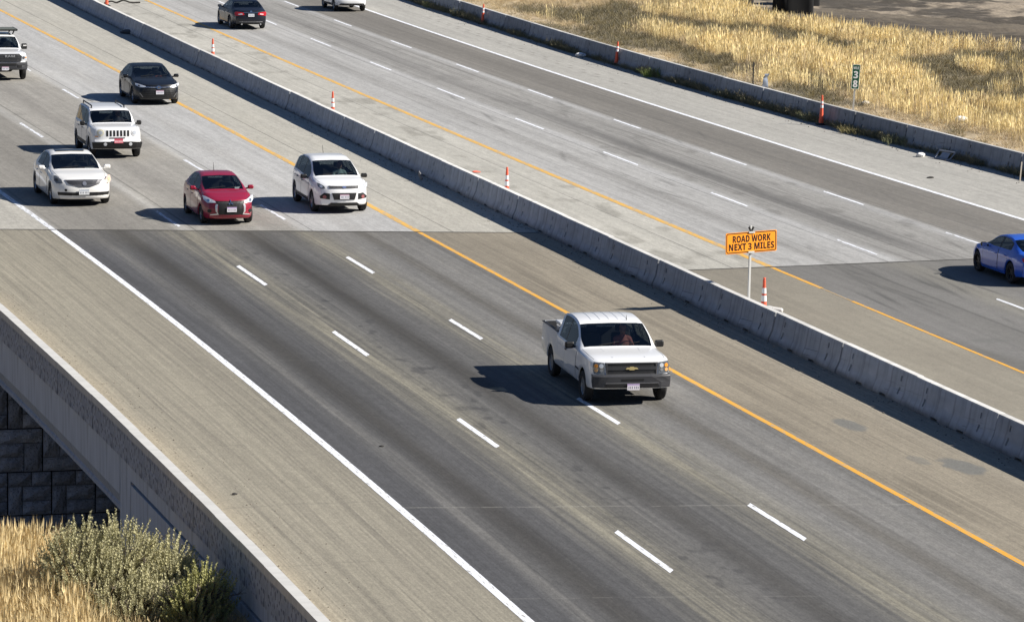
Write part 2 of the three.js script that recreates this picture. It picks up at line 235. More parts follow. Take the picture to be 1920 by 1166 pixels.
strip('edge_line', X.yn, 46, jn(X.yn) - 0.1, 0.165, paintYellow, deckNear); strip('edge_line', X.yn, jn(X.yn) + 0.1, 400, 0.24, paintPale, roadNear);
strip('edge_line', X.yf, 46, 105.6, 0.13, paintYellow, deckFar); strip('edge_line', X.yf, 105.65, 108.15, 0.09, paintFaint, deckFar); strip('edge_line', X.yf, 108.2, jf(X.yf) - 0.1, 0.16, paintYellow, deckFar); strip('edge_line', X.yf, jf(X.yf) + 0.1, 400, 0.25, paintPale, roadFar);
strip('edge_line', X.wf, 46, jf(X.wf) - 0.1, 0.22, paintWhite, deckFar); strip('edge_line', X.wf, jf(X.wf) + 0.1, 400, 0.22, paintWhite, roadFar);
for (const [f, list, near] of [
  [X.a, [[152.2, 157.7], [138.6, 142.6], [124.7, 128.7], [111.2, 115.3], [98.2, 102.3], [85.0, 88.7], [71.5, 75.4], [58, 61.8]], 1],
  [X.b, [[194.8, 199], [181, 185], [167.8, 172.0], [153.9, 158], [139.8, 143.9], [126, 130], [113.2, 116.8], [100.4, 103.9], [87.4, 91.0], [73.9, 77.6], [60.4, 64]], 1],
  [X.c, [[221.5, 225.5], [208, 212.3], [193.9, 198.9], [180.4, 184.9], [166.3, 171.4], [153.4, 157.8], [140.3, 144.9], [127.6, 131.6], [115.1, 118.7], [101.4, 105.4], [88, 92]], 0],
  [X.d, [[234.5, 238.6], [221.3, 225.6], [206.9, 211.4], [192.8, 197.4], [179.2, 183.5], [166.3, 170.4], [153.2, 157], [139.9, 144.2], [127.5, 131.5], [115.5, 120], [102, 106]], 0]]) for (const [d0, d1] of list) {
    const onDeck = near ? d1 < 122 : d1 < 113; strip('lane_dash', f, d0, d1, near && onDeck ? 0.155 : 0.14, onDeck && near ? paintWhite : near ? paintWorn : d0 > 125 ? paintWhite : paintWorn, near ? (onDeck ? deckNear : roadNear) : (onDeck ? deckFar : roadFar), 0.004, 0.8);
  }
// expansion joints where the bridge begins
const jointMat = std(0.045, 0.042, 0.036, 0.9);
function joint(q0, q1, fj, parent) { const pos = [], idx = []; const n = 24; for (let i = 0; i <= n; i++) { const q = lerp(q0, q1, i / n); let d = 118; for (let k = 0; k < 5; k++) d = fj(xAt(q, d)); const w = 0.05 + 0.07 * vn(q * 1.3, 5, 3); const x = xAt(q, d); pos.push(x, 0.003, -(d + w), x, 0.003, -(d - w)); } for (let i = 0; i < n; i++) { const a = i * 2; idx.push(a, a + 1, a + 2, a + 1, a + 3, a + 2); } const g = new THREE.BufferGeometry(); g.setAttribute('position', new THREE.Float32BufferAttribute(pos, 3)); g.setIndex(idx); g.computeVertexNormals(); mesh('expansion_joint', g, jointMat, parent); }
joint(-4.1, 15.45, jointNear, deckNear); joint(16.2, 37.2, jointFar, deckFar);
// ---------------------------------------------------------------- concrete barriers
const concreteTex = (s, tone) => colourTexture(512, 256, (u, v, c, px, py) => {
  const a = fbm(u * 12, v * 5, s, 4) - 0.5, drip = Math.pow(vn(u * 60, v * 1.5, s + 5), 4), dirt = sstep(0.25, 0.0, v + 0.12 * a), k = tone * (1 + 0.35 * a) * (1 - 0.25 * drip) * (1 + 0.12 * grain(px, py, s));
  set(c, 0.41 * k, 0.43 * k, 0.46 * k); mixc(c, 0.12, 0.115, 0.11, dirt * 0.7); { const sc = fbm(u * 5 + 0.6 * v, v * 26 - u * 9, s + 11, 2); mixc(c, 0.06, 0.06, 0.06, sstep(0.76, 0.84, sc) * sstep(0.6, 0.75, vn(u * 4, s, 3)) * 0.5 * sstep(0.7, 0.5, v)); const ru = Math.abs(((u * 5 + 0.1 * a) % 1) - 0.5); mixc(c, 0.13, 0.125, 0.12, sstep(0.42, 0.5, ru) * 0.35 + 0.3 * Math.pow(vn(u * 23, v * 1.1, s + 21), 5)); } mixc(c, 0.64 * k, 0.63 * k, 0.6 * k, sstep(0.80, 0.815, v));  // sunlit top edge painted in as a paler band above the shaded face
}, true);
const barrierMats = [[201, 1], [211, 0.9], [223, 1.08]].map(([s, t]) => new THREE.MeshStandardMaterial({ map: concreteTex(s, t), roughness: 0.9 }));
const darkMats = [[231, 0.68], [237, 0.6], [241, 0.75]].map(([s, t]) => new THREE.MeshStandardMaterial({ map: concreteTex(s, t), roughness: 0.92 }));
const SEG = 5.27;
function barrierGeometry(tall) {
  const h = tall, s = new THREE.Shape(), p = [[-0.305, 0], [-0.305, 0.07], [-0.19, 0.32], [-0.1, h - 0.02], [-0.085, h], [0.085, h], [0.1, h - 0.02], [0.19, 0.32], [0.305, 0.07], [0.305, 0]];
  p.forEach(([x, y], i) => (i ? s.lineTo(x, y) : s.moveTo(x, y)));
  let g = new THREE.ExtrudeGeometry(s, { depth: SEG - 0.075, bevelEnabled: true, bevelSize: 0.008, bevelThickness: 0.012, bevelSegments: 1, steps: 1 }).translate(0, 0, -(SEG - 0.075) / 2);
  const ev = new Evaluator(); ev.attributes = ['position', 'normal', 'uv']; ev.useGroups = false;
  const cut = (w, hh, d, x, y, z, rz = 0) => { const b = new Brush(box(w, hh, d, 0, 0, 0, 0, 0, rz).translate(x, y, z)); b.updateMatrixWorld(); return b; };
  let base = new Brush(g); base.updateMatrixWorld();
  for (const z of [-0.34 * SEG, 0.32 * SEG]) for (const sx of [-1, 1]) {
    base = ev.evaluate(base, cut(0.12, 0.14, 0.085, sx * 0.14, 0.6, z), SUBTRACTION);
    base = ev.evaluate(base, cut(0.16, 0.19, 0.095, sx * 0.22, 0.29, z, sx * 0.4), SUBTRACTION);
  }
  for (const z of [-0.17 * SEG, 0.15 * SEG]) base = ev.evaluate(base, cut(0.9, 0.13, 0.42, 0, 0, z), SUBTRACTION);
  g = base.geometry; const pos = g.attributes.position, uv = new Float32Array(pos.count * 2);
  for (let i = 0; i < pos.count; i++) { uv[i * 2] = (pos.getZ(i) + pos.getX(i) * 0.3) / 5; uv[i * 2 + 1] = pos.getY(i) + 0.015; }
  g.setAttribute('uv', new THREE.BufferAttribute(uv, 2));
  return toCreasedNormals(g, 0.5);
}
const ORD = ['first', 'second', 'third', 'fourth', 'fifth', 'sixth', 'seventh', 'eighth', 'ninth', 'tenth', 'eleventh', 'twelfth', 'thirteenth', 'fourteenth', 'fifteenth', 'sixteenth', 'seventeenth', 'eighteenth', 'nineteenth', 'twentieth', 'twenty-first', 'twenty-second', 'twenty-third', 'twenty-fourth', 'twenty-fifth', 'twenty-sixth', 'twenty-seventh', 'twenty-eighth', 'twenty-ninth', 'thirtieth'];
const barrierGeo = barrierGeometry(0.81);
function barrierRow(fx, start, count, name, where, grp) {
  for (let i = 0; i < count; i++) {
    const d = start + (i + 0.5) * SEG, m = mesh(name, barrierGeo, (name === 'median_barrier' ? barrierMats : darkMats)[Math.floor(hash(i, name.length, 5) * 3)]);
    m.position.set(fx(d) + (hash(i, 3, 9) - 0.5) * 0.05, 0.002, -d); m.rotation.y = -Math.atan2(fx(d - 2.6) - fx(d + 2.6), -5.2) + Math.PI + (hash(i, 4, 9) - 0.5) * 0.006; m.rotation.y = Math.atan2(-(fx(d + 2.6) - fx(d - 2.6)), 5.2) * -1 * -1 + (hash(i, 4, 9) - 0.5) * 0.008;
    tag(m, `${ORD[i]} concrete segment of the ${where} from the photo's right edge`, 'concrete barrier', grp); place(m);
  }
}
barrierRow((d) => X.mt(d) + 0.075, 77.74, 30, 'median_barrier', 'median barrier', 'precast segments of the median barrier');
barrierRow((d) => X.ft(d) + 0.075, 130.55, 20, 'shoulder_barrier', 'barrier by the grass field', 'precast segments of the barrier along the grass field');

// ---------------------------------------------------------------- bridge: parapet, girder, abutment
const stoneBump = greyTexture(512, 512, (u, v) => { const w = 0.06 * fbm(u * 8, v * 8, 303, 2), r = Math.abs(((u * 22 + w * 30 + v * 2.2) % 1 + 1) % 1 - 0.5) * 2, l = sstep(0.1, 0.5, r); return clamp(0.55 * l * (0.5 + 0.7 * fbm(u * 20, v * 7, 307, 2)) + 0.5 * fbm(u * 16, v * 30, 305, 3), 0, 1); });
const stoneCol = colourTexture(512, 512, (u, v, c, px, py) => { const a = fbm(u * 10, v * 10, 311, 4), h = sstep(0.62, 0.74, vn(u * 30, v * 20, 313)) * 0.6, k = 0.75 + 0.5 * a; set(c, 0.43 * k, 0.46 * k, 0.52 * k); mixc(c, 0.08, 0.085, 0.11, h); }, true);
const stoneMat = new THREE.MeshStandardMaterial({ map: stoneCol, bumpMap: stoneBump, bumpScale: 0.08, roughness: 0.95 });
const smoothTex = colourTexture(512, 512, (u, v, c, px, py) => { const a = fbm(u * 14, v * 3, 321, 4) - 0.5, dr = Math.pow(vn(u * 40, v * 1.4, 325), 3), k = 1 + 0.3 * a - 0.22 * dr + 0.08 * grain(px, py, 3); set(c, 0.47 * k, 0.51 * k, 0.57 * k); }, true);  // blue cast of the shade mixed into the concrete colour
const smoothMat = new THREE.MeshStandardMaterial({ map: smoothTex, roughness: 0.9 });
const capTex = colourTexture(512, 128, (u, v, c, px, py) => { const a = fbm(u * 22, v * 4, 331, 4) - 0.5, k = 1 + 0.25 * a + 0.12 * grain(px, py, 8); set(c, 0.48 * k, 0.475 * k, 0.455 * k); }, true);
const capMat = new THREE.MeshStandardMaterial({ map: capTex, roughness: 0.85 });
const innerMat = new THREE.MeshStandardMaterial({ map: colourTexture(512, 128, (u, v, c, px, py) => { const a = fbm(u * 20, v * 5, 335, 4) - 0.5, k = 1 + 0.25 * a + 0.1 * grain(px, py, 8); set(c, 0.36 * k, 0.315 * k, 0.235 * k); }, true), roughness: 0.9 });
// A prism along the curve: profile points (x offset from the outer top edge, y), swept between two distances.
function sweep(fx, prof, d0, d1, closed = true, steps = 1, us = 1) {
  const pos = [], uv = [], idx = [], n = prof.length; let len = [0]; for (let i = 1; i < n + 1; i++) { const a = prof[i - 1], b = prof[i % n]; len.push(len[i - 1] + Math.hypot(b[0] - a[0], b[1] - a[1])); }
  const m = closed ? n : n - 1;
  for (let k = 0; k < m; k++) { const a = prof[k], b = prof[(k + 1) % n], base = pos.length / 3; for (let i = 0; i <= steps; i++) { const d = lerp(d0, d1, i / steps), x = fx(d); pos.push(x + a[0], a[1], -d, x + b[0], b[1], -d); uv.push(d * us, len[k] * us, d * us, len[k + 1] * us); } for (let i = 0; i < steps; i++) { const q = base + i * 2; idx.push(q, q + 2, q + 1, q + 1, q + 2, q + 3); } }
  if (closed) for (const [d, flip] of [[d0, 0], [d1, 1]]) { const base = pos.length / 3, x = fx(d); prof.forEach((p) => { pos.push(x + p[0], p[1], -d); uv.push(p[0] * us, p[1] * us); }); const tri = THREE.ShapeUtils.triangulateShape(prof.map((p) => new THREE.Vector2(...p)), []); for (const t of tri) idx.push(...(flip ? [base + t[0], base + t[1], base + t[2]] : [base + t[2], base + t[1], base + t[0]])); }
  const g = new THREE.BufferGeometry(); g.setAttribute('position', new THREE.Float32BufferAttribute(pos, 3)); g.setAttribute('uv', new THREE.Float32BufferAttribute(uv, 2)); g.setIndex(idx); g.computeVertexNormals(); return g;
}
const parapet = group('bridge_parapet');
tag(parapet, 'bridge parapet of rough textured concrete panels with a pale cap beside the tan shoulder', 'parapet');
for (let i = 0; i < 34; i++) {
  const d0 = 46.02 + i * 2.38, d1 = d0 + 2.36, j = (hash(i, 1, 77) - 0.5) * 0.018;
  const fx = (d) => X.par(d) + j;
  mesh('parapet_panel', sweep(fx, [[0, 0.68], [0.0, -0.0], [0.16, -0.0], [0.16, 0.68]], d0, d1, true, 2, 0.55), stoneMat, parapet);
  mesh('cap', sweep(fx, [[-0.035, 0.855], [-0.035, 0.685], [0.2, 0.685], [0.2, 0.855]], d0 - 0.008, d1 + 0.008, true, 2, 0.4), capMat, parapet);
  mesh('inner_face', sweep(fx, [[0.165, 0.005], [0.47, 0.005], [0.45, 0.09], [0.29, 0.36], [0.205, 0.68], [0.165, 0.68]], d0, d1, true, 2, 0.4), innerMat, parapet);
}
place(parapet);
const bridge = group('bridge_girder');
tag(bridge, 'shaded concrete girder and deck edge of the bridge under the textured parapet', 'bridge girder');
const gOff = (d) => X.par(d);
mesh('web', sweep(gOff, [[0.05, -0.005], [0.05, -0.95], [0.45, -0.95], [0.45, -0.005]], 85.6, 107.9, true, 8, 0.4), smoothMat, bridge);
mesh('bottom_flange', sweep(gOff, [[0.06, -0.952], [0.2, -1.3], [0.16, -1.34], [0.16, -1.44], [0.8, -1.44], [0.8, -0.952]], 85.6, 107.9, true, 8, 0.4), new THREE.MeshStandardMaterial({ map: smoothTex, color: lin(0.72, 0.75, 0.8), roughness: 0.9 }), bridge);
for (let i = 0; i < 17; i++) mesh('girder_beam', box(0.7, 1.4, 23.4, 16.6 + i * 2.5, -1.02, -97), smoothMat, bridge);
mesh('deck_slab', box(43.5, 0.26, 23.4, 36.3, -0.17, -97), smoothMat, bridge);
place(bridge);
const wing = group('wing_wall');
tag(wing, 'smooth grey concrete wing wall with a dark slot under the parapet end, behind the sagebrush', 'wing wall');
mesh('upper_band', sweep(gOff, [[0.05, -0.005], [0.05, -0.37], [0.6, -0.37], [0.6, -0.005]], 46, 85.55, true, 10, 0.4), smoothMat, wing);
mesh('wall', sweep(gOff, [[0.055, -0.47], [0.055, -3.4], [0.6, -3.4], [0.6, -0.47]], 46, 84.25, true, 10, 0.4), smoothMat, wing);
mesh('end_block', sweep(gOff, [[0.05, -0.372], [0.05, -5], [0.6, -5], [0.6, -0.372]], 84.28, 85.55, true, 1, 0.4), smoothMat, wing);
mesh('slot_back', sweep(gOff, [[0.25, -0.372], [0.25, -0.468], [0.6, -0.468], [0.6, -0.372]], 46, 84.25, true, 4, 0.4), std(0.05, 0.05, 0.055, 0.95), wing);  // dark colour stands in for the shade inside the slot
place(wing);
// far abutment of big ashlar blocks, in the shade under the bridge
const abut = group('abutment_wall');
tag(abut, 'dark abutment wall of large ashlar blocks in the shade under the bridge', 'retaining wall');
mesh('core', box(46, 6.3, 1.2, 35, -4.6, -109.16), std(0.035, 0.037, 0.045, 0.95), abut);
const blockTex = colourTexture(256, 256, (u, v, c, px, py) => { const a = fbm(u * 7, v * 7, 341, 4), h = sstep(0.7, 0.78, vn(u * 24, v * 22, 343)) * 0.5, k = 0.7 + 0.6 * a; set(c, 0.5 * k, 0.53 * k, 0.6 * k); mixc(c, 0.08, 0.08, 0.1, h); }, true);
const blockMats = [1, 0.85, 1.12].map((t) => new THREE.MeshStandardMaterial({ map: blockTex, color: lin(t, t, t), bumpMap: stoneBump, bumpScale: 0.03, roughness: 0.95 }));
function roughBlock(w, h, s) { const g = new THREE.PlaneGeometry(w, h, 4, 3), p = g.attributes.position; const d = 0.13; for (let i = 0; i < p.count; i++) { const ex = Math.abs(p.getX(i)) > w / 2 - 0.01 || Math.abs(p.getY(i)) > h / 2 - 0.01; p.setZ(i, ex ? 0.06 : d + (hash(i, s, 5) - 0.5) * 0.05); } const sides = [[0, h / 2, w, 0.06, 'x'], [0, -h / 2, w, 0.06, 'x']]; const gs = [g.toNonIndexed(), box(w, h, 0.06, 0, 0, 0.028)]; const r = merge(gs); r.computeVertexNormals(); return r; }
const blockGeo = new Map();
function addBlock(x, y, w, h, k) { const key = w.toFixed(2) + '_' + h.toFixed(2) + '_' + (k % 2); if (!blockGeo.has(key)) blockGeo.set(key, roughBlock(w - 0.022, h - 0.02, blockGeo.size)); const b = mesh('stone_block', blockGeo.get(key), blockMats[Math.floor(hash(k, 2, 17) * 3)], abut); b.position.set(x + w / 2, y + h / 2, -108.55 + (hash(k, 5, 1) - 0.5) * 0.03); }
let bk = 0;
for (let cy = 0; cy < 5; cy++) for (let cx = 0; cx < 6; cx++) {
  const M = 1.3, x = 12.9 + cx * M + (cy % 2) * 0.27, y = -7.6 + cy * M, t = Math.floor(hash(cx, cy, 91) * 4), q = M - 0.02;
  const parts = t === 0 ? [[0, 0, 0.74, 0.45], [0.74, 0, 0.54, 0.86], [0, 0.45, 0.74, 0.41], [0, 0.86, 1.28, 0.42]] : t === 1 ? [[0, 0, 1.28, 0.42], [0, 0.42, 0.5, 0.86], [0.5, 0.42, 0.78, 0.44], [0.5, 0.86, 0.78, 0.42]] : t === 2 ? [[0, 0, 0.64, 0.64], [0.64, 0, 0.64, 0.42], [0.64, 0.42, 0.64, 0.86], [0, 0.64, 0.64, 0.64]] : [[0, 0, 0.42, 0.86], [0.42, 0, 0.86, 0.42], [0.42, 0.42, 0.86, 0.44], [0, 0.86, 0.7, 0.42], [0.7, 0.86, 0.58, 0.42]];
  for (const [a, b, w, h] of parts) addBlock(x + a, y + b, w, h, bk++);
}
place(abut);

// ---------------------------------------------------------------- ground
const soilTex = colourTexture(512, 512, (u, v, c, px, py) => { const a = fbm(u * 9, v * 9, 351, 4), k = 0.8 + 0.5 * a + 0.25 * grain(px, py, 2); set(c, 0.3 * k, 0.24 * k, 0.15 * k); }, true);
soilTex.repeat.set(0.14, 0.14);
function groundY(x, d) {
  const inRoad = x > X.par(d) + 0.1 && x < X.ft(d) - 0.4;
  if (d > 85.4 && d < 109) return -7.3;
  if (inRoad) return -0.6;
  if (x >= X.ft(d) - 0.4) return -0.12;
  const slope = -0.8 - 0.04 * clamp(10 - x, 0, 60) + 0.2 * (fbm(x * 0.25, d * 0.25, 361, 2) - 0.5);
  return d < 85.4 ? slope - 3.4 * sstep(78, 85.3, d) : slope;
}
{
  const xs = [-4000, -1500, -600, -250, -120, -60, -30, -15, ...span(-6, 13, 30), ...span(13.2, 15.2, 10), 17, 25, 35, 45, ...span(52, 62, 20), 70, 90, 130, 200, 400, 900, 2000, 4000], ds = [-3000, -900, -300, -90, -20, 0, 20, 35, 45, ...span(50, 82, 32), 83, 84, 85.3, 85.5, 86, 90, 96, 102, 105, 108.9, 109.15, 110, ...span(112, 232, 40), 250, 300, 400, 600, 1000, 2000, 4500];
  const pos = [], uv = [], idx = [], n = xs.length; for (const d of ds) for (const x of xs) { pos.push(x, groundY(x, d), -d); uv.push(x, d); }
  for (let r = 0; r < ds.length - 1; r++) for (let c = 0; c < n - 1; c++) { const a = r * n + c; idx.push(a, a + 1, a + n, a + 1, a + n + 1, a + n); }
  const g = new THREE.BufferGeometry(); g.setAttribute('position', new THREE.Float32BufferAttribute(pos, 3)); g.setAttribute('uv', new THREE.Float32BufferAttribute(uv, 2)); g.setIndex(idx); g.computeVertexNormals();
  structure(mesh('ground', g, new THREE.MeshStandardMaterial({ map: soilTex, roughness: 1 })));
}
// the field beyond the far barrier: straw litter by the road, bare turned earth farther right
const DARK = [[57.6, 203, 1.6, 8], [60, 203, 2.4, 7], [60, 195.5, 1.2, 4], [63.6, 214, 5, 7], [57.8, 172, 1.2, 6], [60.3, 169.5, 1.1, 4], [60.6, 187.5, 1.6, 4], [71.3, 194.2, 2.6, 2.4], [69.3, 199, 2.6, 2.6], [69.8, 173.6, 2.6, 3.2], [71, 182, 2.0, 2.6], [68, 167, 1.8, 2.6], [70.5, 165.6, 2.4, 3.2], [68.4, 203.5, 3.4, 3], [79.4, 186.5, 3.5, 2.2], [75, 187, 2.4, 2.2], [64.8, 160.5, 1.2, 2.2], [62.6, 176, 0.8, 4], [73.5, 176, 2.2, 2.6]];
const darkness = (x, d) => { let v = 0; for (const [cx, cd, rx, rd] of DARK) v = Math.max(v, Math.exp(-(((x - cx) / rx) ** 2) - ((d - cd + 3.6) / (rd + 1.6)) ** 2)); return clamp(v * 1.2 * (0.6 + 0.8 * fbm(x * 0.8, d * 0.35, 371, 2)) + 1.5 * (fbm(x * 0.55, d * 0.22, 373, 3) - 0.56), 0, 1); };
const dirtAmount = (x, d) => { const edge = (x < 77 ? 204 - (x - 73) * 2.9 : 192.4 - (x - 77) * 1.7) + 3 * (fbm(x * 0.4, d * 0.2, 381, 2) - 0.5); return x > 71 ? sstep(edge - 1, edge + 2.5, d) * sstep(72, 74.5, x + 1.5 * (fbm(x, d * 0.3, 383, 2) - 0.5)) : 0; };
const fieldY = (x, d) => { const e = x - (X.ft(d) + 0.5), dm = dirtAmount(x, d); return 0.06 + 0.12 * sstep(0, 4, e) * (fbm(x * 0.3, d * 0.18, 391, 2) - 0.35) + dm * (0.25 * (fbm(x * 0.35, d * 0.8, 393, 3) - 0.5) + 0.5 * Math.pow(Math.abs(fbm(x * 0.9, d * 2.2, 395, 3) - 0.5), 1.2) + 0.1 * Math.sin(d * 2.1 + 0.6 * x + 5 * fbm(x * 0.2, d * 0.3, 399, 2)) * fbm(x * 0.3, d * 0.3, 397, 2)); };
const fieldTex = colourTexture(1024, 1024, (u, v, c, px, py) => {
  const x = lerp(54, 118, u), d = lerp(110, 262, v), e = x - (X.ft(d) + 0.5), dk = darkness(x, d), dm = dirtAmount(x, d), f = fbm(x * 2.2, d * 1.3, 401, 3) - 0.5;
  set(c, 0.42, 0.33, 0.21); mixc(c, 0.43, 0.36, 0.25, sstep(4.5, 1, e)); mixc(c, 0.15, 0.125, 0.08, clamp(dk * 1.1, 0, 1) * sstep(0.8, 3.5, e)); mixc(c, 0.2, 0.16, 0.09, sstep(0.62, 0.8, fbm(x * 1.4, d * 0.9, 403, 2)) * 0.6);
  if (dm > 0) { const cl = fbm(x * 1.1, d * 1.6, 405, 4), g = fbm(x * 0.22, d * 0.16, 407, 2); { const eb = (x < 77 ? 204 - (x - 73) * 2.9 : 192.4 - (x - 77) * 1.7), bd = d - eb; mixc(c, 0.12, 0.098, 0.07, dm); mixc(c, 0.045, 0.036, 0.026, dm * sstep(0.5, 2, bd) * sstep(30, 16, bd + 8 * (g - 0.5)) * (0.35 + 0.65 * sstep(0.38, 0.6, cl))); } if (d > 219 || (x < 77 ? d - (204 - (x - 73) * 2.9) : d - (192.4 - (x - 77) * 1.7)) > 30) mixc(c, lerp(0.055, 0.26, sstep(0.4, 0.66, g + 0.5 * (cl - 0.5))), lerp(0.045, 0.215, sstep(0.4, 0.66, g + 0.5 * (cl - 0.5))), lerp(0.033, 0.16, sstep(0.4, 0.66, g + 0.5 * (cl - 0.5))), dm); }
  const k = 1 + 0.55 * f + 0.45 * grain(px, py, 4); c[0] *= k; c[1] *= k; c[2] *= k;
});
{
  const nx = 190, nd = 260, pos = [], uv = [], idx = [];
  for (let r = 0; r <= nd; r++) for (let i = 0; i <= nx; i++) { const d = lerp(112, 262, r / nd), x = lerp(X.ft(d) + 0.42, 116, Math.pow(i / nx, 1.25)); pos.push(x, fieldY(x, d), -d); uv.push((x - 54) / 64, (d - 110) / 152); }
  for (let r = 0; r < nd; r++) for (let i = 0; i < nx; i++) { const a = r * (nx + 1) + i, b = a + nx + 1; idx.push(a, a + 1, b, a + 1, b + 1, b); }
  const g = new THREE.BufferGeometry(); g.setAttribute('position', new THREE.Float32BufferAttribute(pos, 3)); g.setAttribute('uv', new THREE.Float32BufferAttribute(uv, 2)); g.setIndex(idx); g.computeVertexNormals();
  structure(mesh('field', g, new THREE.MeshStandardMaterial({ map: fieldTex, roughness: 1 })));
}
// ---------------------------------------------------------------- plants
function instanced(name, geo, mat, list, parent) {   // list of [Matrix4, r, g, b]
  const m = new THREE.InstancedMesh(geo, mat, list.length), c = new THREE.Color(); m.name = name; m.castShadow = m.receiveShadow = true;
  list.forEach(([mt, r, g, b], i) => { m.setMatrixAt(i, mt); m.setColorAt(i, c.setRGB(r, g, b)); }); m.userData.kind = 'stuff'; if (parent) parent.add(m); return m;
}
// a tuft of narrow bent blades, one metre tall
function tuft(n, spread, lean, w, heads) {
  const pos = [], idx = [];
  for (let i = 0; i < n; i++) {
    const a = rr(0, 6.283), r = spread * Math.sqrt(rnd()), bx = r * Math.cos(a), bz = r * Math.sin(a), h = rr(0.55, 1), la = a + rr(-0.8, 0.8), l = lean * rr(0.3, 1), wa = rr(0, 3.14), ww = w * rr(0.6, 1.2), cx = Math.cos(wa) * ww, cz = Math.sin(wa) * ww, o = pos.length / 3;
    const mx = bx + Math.cos(la) * l * 0.35, mz = bz + Math.sin(la) * l * 0.35, tx = bx + Math.cos(la) * l, tz = bz + Math.sin(la) * l;
    pos.push(bx - cx, 0, bz - cz, bx + cx, 0, bz + cz, mx - cx * 0.8, h * 0.6, mz - cz * 0.8, mx + cx * 0.8, h * 0.6, mz + cz * 0.8, tx, h, tz); idx.push(o, o + 1, o + 2, o + 1, o + 3, o + 2, o + 2, o + 3, o + 4);
    if (heads && rnd() < heads) { const q = pos.length / 3, hw = ww * 1.9; pos.push(tx - Math.cos(wa) * hw, h * 0.86, tz - Math.sin(wa) * hw, tx + Math.cos(wa) * hw, h * 0.86, tz + Math.sin(wa) * hw, tx * 1.04, h * 1.06, tz * 1.04, lerp(mx, tx, 0.55), h * 0.72, lerp(mz, tz, 0.55)); idx.push(q, q + 1, q + 2, q, q + 3, q + 1); }
  }
  const g = new THREE.BufferGeometry(); g.setAttribute('position', new THREE.Float32BufferAttribute(pos, 3)); g.setAttribute('uv', new THREE.Float32BufferAttribute(new Float32Array(pos.length / 3 * 2), 2)); g.setIndex(idx); const k = g.toNonIndexed(); k.computeVertexNormals(); return k;
}
const M4 = (x, y, z, ry, s, sy, tilt = 0) => new THREE.Matrix4().compose(new THREE.Vector3(x, y, z), new THREE.Quaternion().setFromEuler(new THREE.Euler(tilt * Math.cos(ry), ry, tilt * Math.sin(ry))), new THREE.Vector3(s, sy, s));
const leafMat = (rough = 0.9) => new THREE.MeshPhysicalMaterial({ color: 0xffffff, roughness: rough, side: THREE.DoubleSide, transmission: 0.25, thickness: 0 });
const grassMat = leafMat();
const strawTone = (h, tone, k) => { const p = h < 0.55 ? [0.82, 0.69, 0.37] : h < 0.8 ? [0.73, 0.6, 0.33] : [0.4, 0.31, 0.19], g = 0.85 + 0.3 * tone; return [p[0] * k * g, p[1] * k * g, p[2] * k * g]; };
{
  const tall = [tuft(13, 0.36, 0.14, 0.01, 0.9), tuft(11, 0.42, 0.22, 0.01, 0.7), tuft(14, 0.32, 0.1, 0.0095, 1)], low = [tuft(12, 0.2, 0.5, 0.012, 0), tuft(14, 0.26, 0.6, 0.012, 0.1)];
  const T = [[], [], []], L = [[], []];
  for (let i = 0; i < 125000; i++) {
    const d = rr(126, 240), x = X.ft(d) + 0.55 + Math.pow(rnd(), 0.9) * 44, e = x - X.ft(d) - 0.5;
    if (x > 108) continue;
    const dm = dirtAmount(x, d), dk = darkness(x, d);
    if (dm > 0.3) continue;
    const gold = sstep(3.0, 6.5, e + 2.5 * (fbm(x * 0.5, d * 0.3, 411, 2) - 0.5)) * sstep(0.42, 0.14, dk) * sstep(222, 205, d - (x - 66) * 1.1);
    const k = 0.78 + 0.5 * rnd(), tone = fbm(x * 0.5, d * 0.35, 415, 2);
    if (rnd() < gold * 0.85 && rnd() < 0.3 + 0.3 * sstep(0.35, 0.6, fbm(x * 1.1, d * 0.6, 419, 2))) T[i % 3].push([M4(x, fieldY(x, d) - 0.02, -d, rr(0, 6.28), rr(0.7, 1.15), rr(0.55, 1.0) * (0.75 + 0.55 * tone), rr(-0.12, 0.12)), ...strawTone(rnd(), tone, k)]);
    else if (rnd() < 0.34) { const b = dk > 0.35; const mixv = rnd(); L[i % 2].push([M4(x, fieldY(x, d) - 0.02, -d, rr(0, 6.28), rr(0.5, 1.0), rr(0.15, 0.42) * (b ? 1.3 : 1) * (e < 3 ? 0.6 : 1)), (b ? lerp(0.13, 0.24, mixv) : 0.5) * k, (b ? lerp(0.12, 0.19, mixv) : 0.4) * k, (b ? 0.08 : 0.24) * k]); }
  }
  const grass = group('dry_grass');
  T.forEach((l, i) => grass.add(instanced('grass_blades', tall[i], grassMat, l))); L.forEach((l, i) => grass.add(instanced('grass_litter', low[i], grassMat, l)));
  grass.userData = { kind: 'stuff', label: 'tall golden dry grass and brown weeds covering the field', category: 'dry grass' };
  place(grass);
}
// weeds along the foot of the barrier
{
  const w = [tuft(11, 0.16, 0.4, 0.009, 0.2), tuft(16, 0.22, 0.5, 0.008, 0.1)], W = [[], []];
  for (let i = 0; i < 4600; i++) { const d = rr(130, 232), n = fbm(d * 0.4, 3, 421, 3); if (n < 0.42 && rnd() < 0.75) continue; const x = X.ft(d) - 0.24 - Math.abs(rr(-0.32, 0.32)) * rr(0.3, 1), k = rr(0.6, 1.2), dry = rnd(); W[i % 2].push([M4(x, 0.003, -d, rr(0, 6.28), rr(0.35, 0.9), rr(0.14, 0.42) * (0.5 + n), rr(-0.3, 0.3)), lerp(0.12, 0.34, dry) * k, lerp(0.13, 0.28, dry) * k, lerp(0.06, 0.16, dry) * k]); }
  const g = group('weeds'); W.forEach((l, i) => g.add(instanced('weed_blades', w[i], grassMat, l)));
  g.userData = { kind: 'stuff', label: 'low dry weeds and litter growing along the foot of the far barrier', category: 'weeds' }; place(g);
}
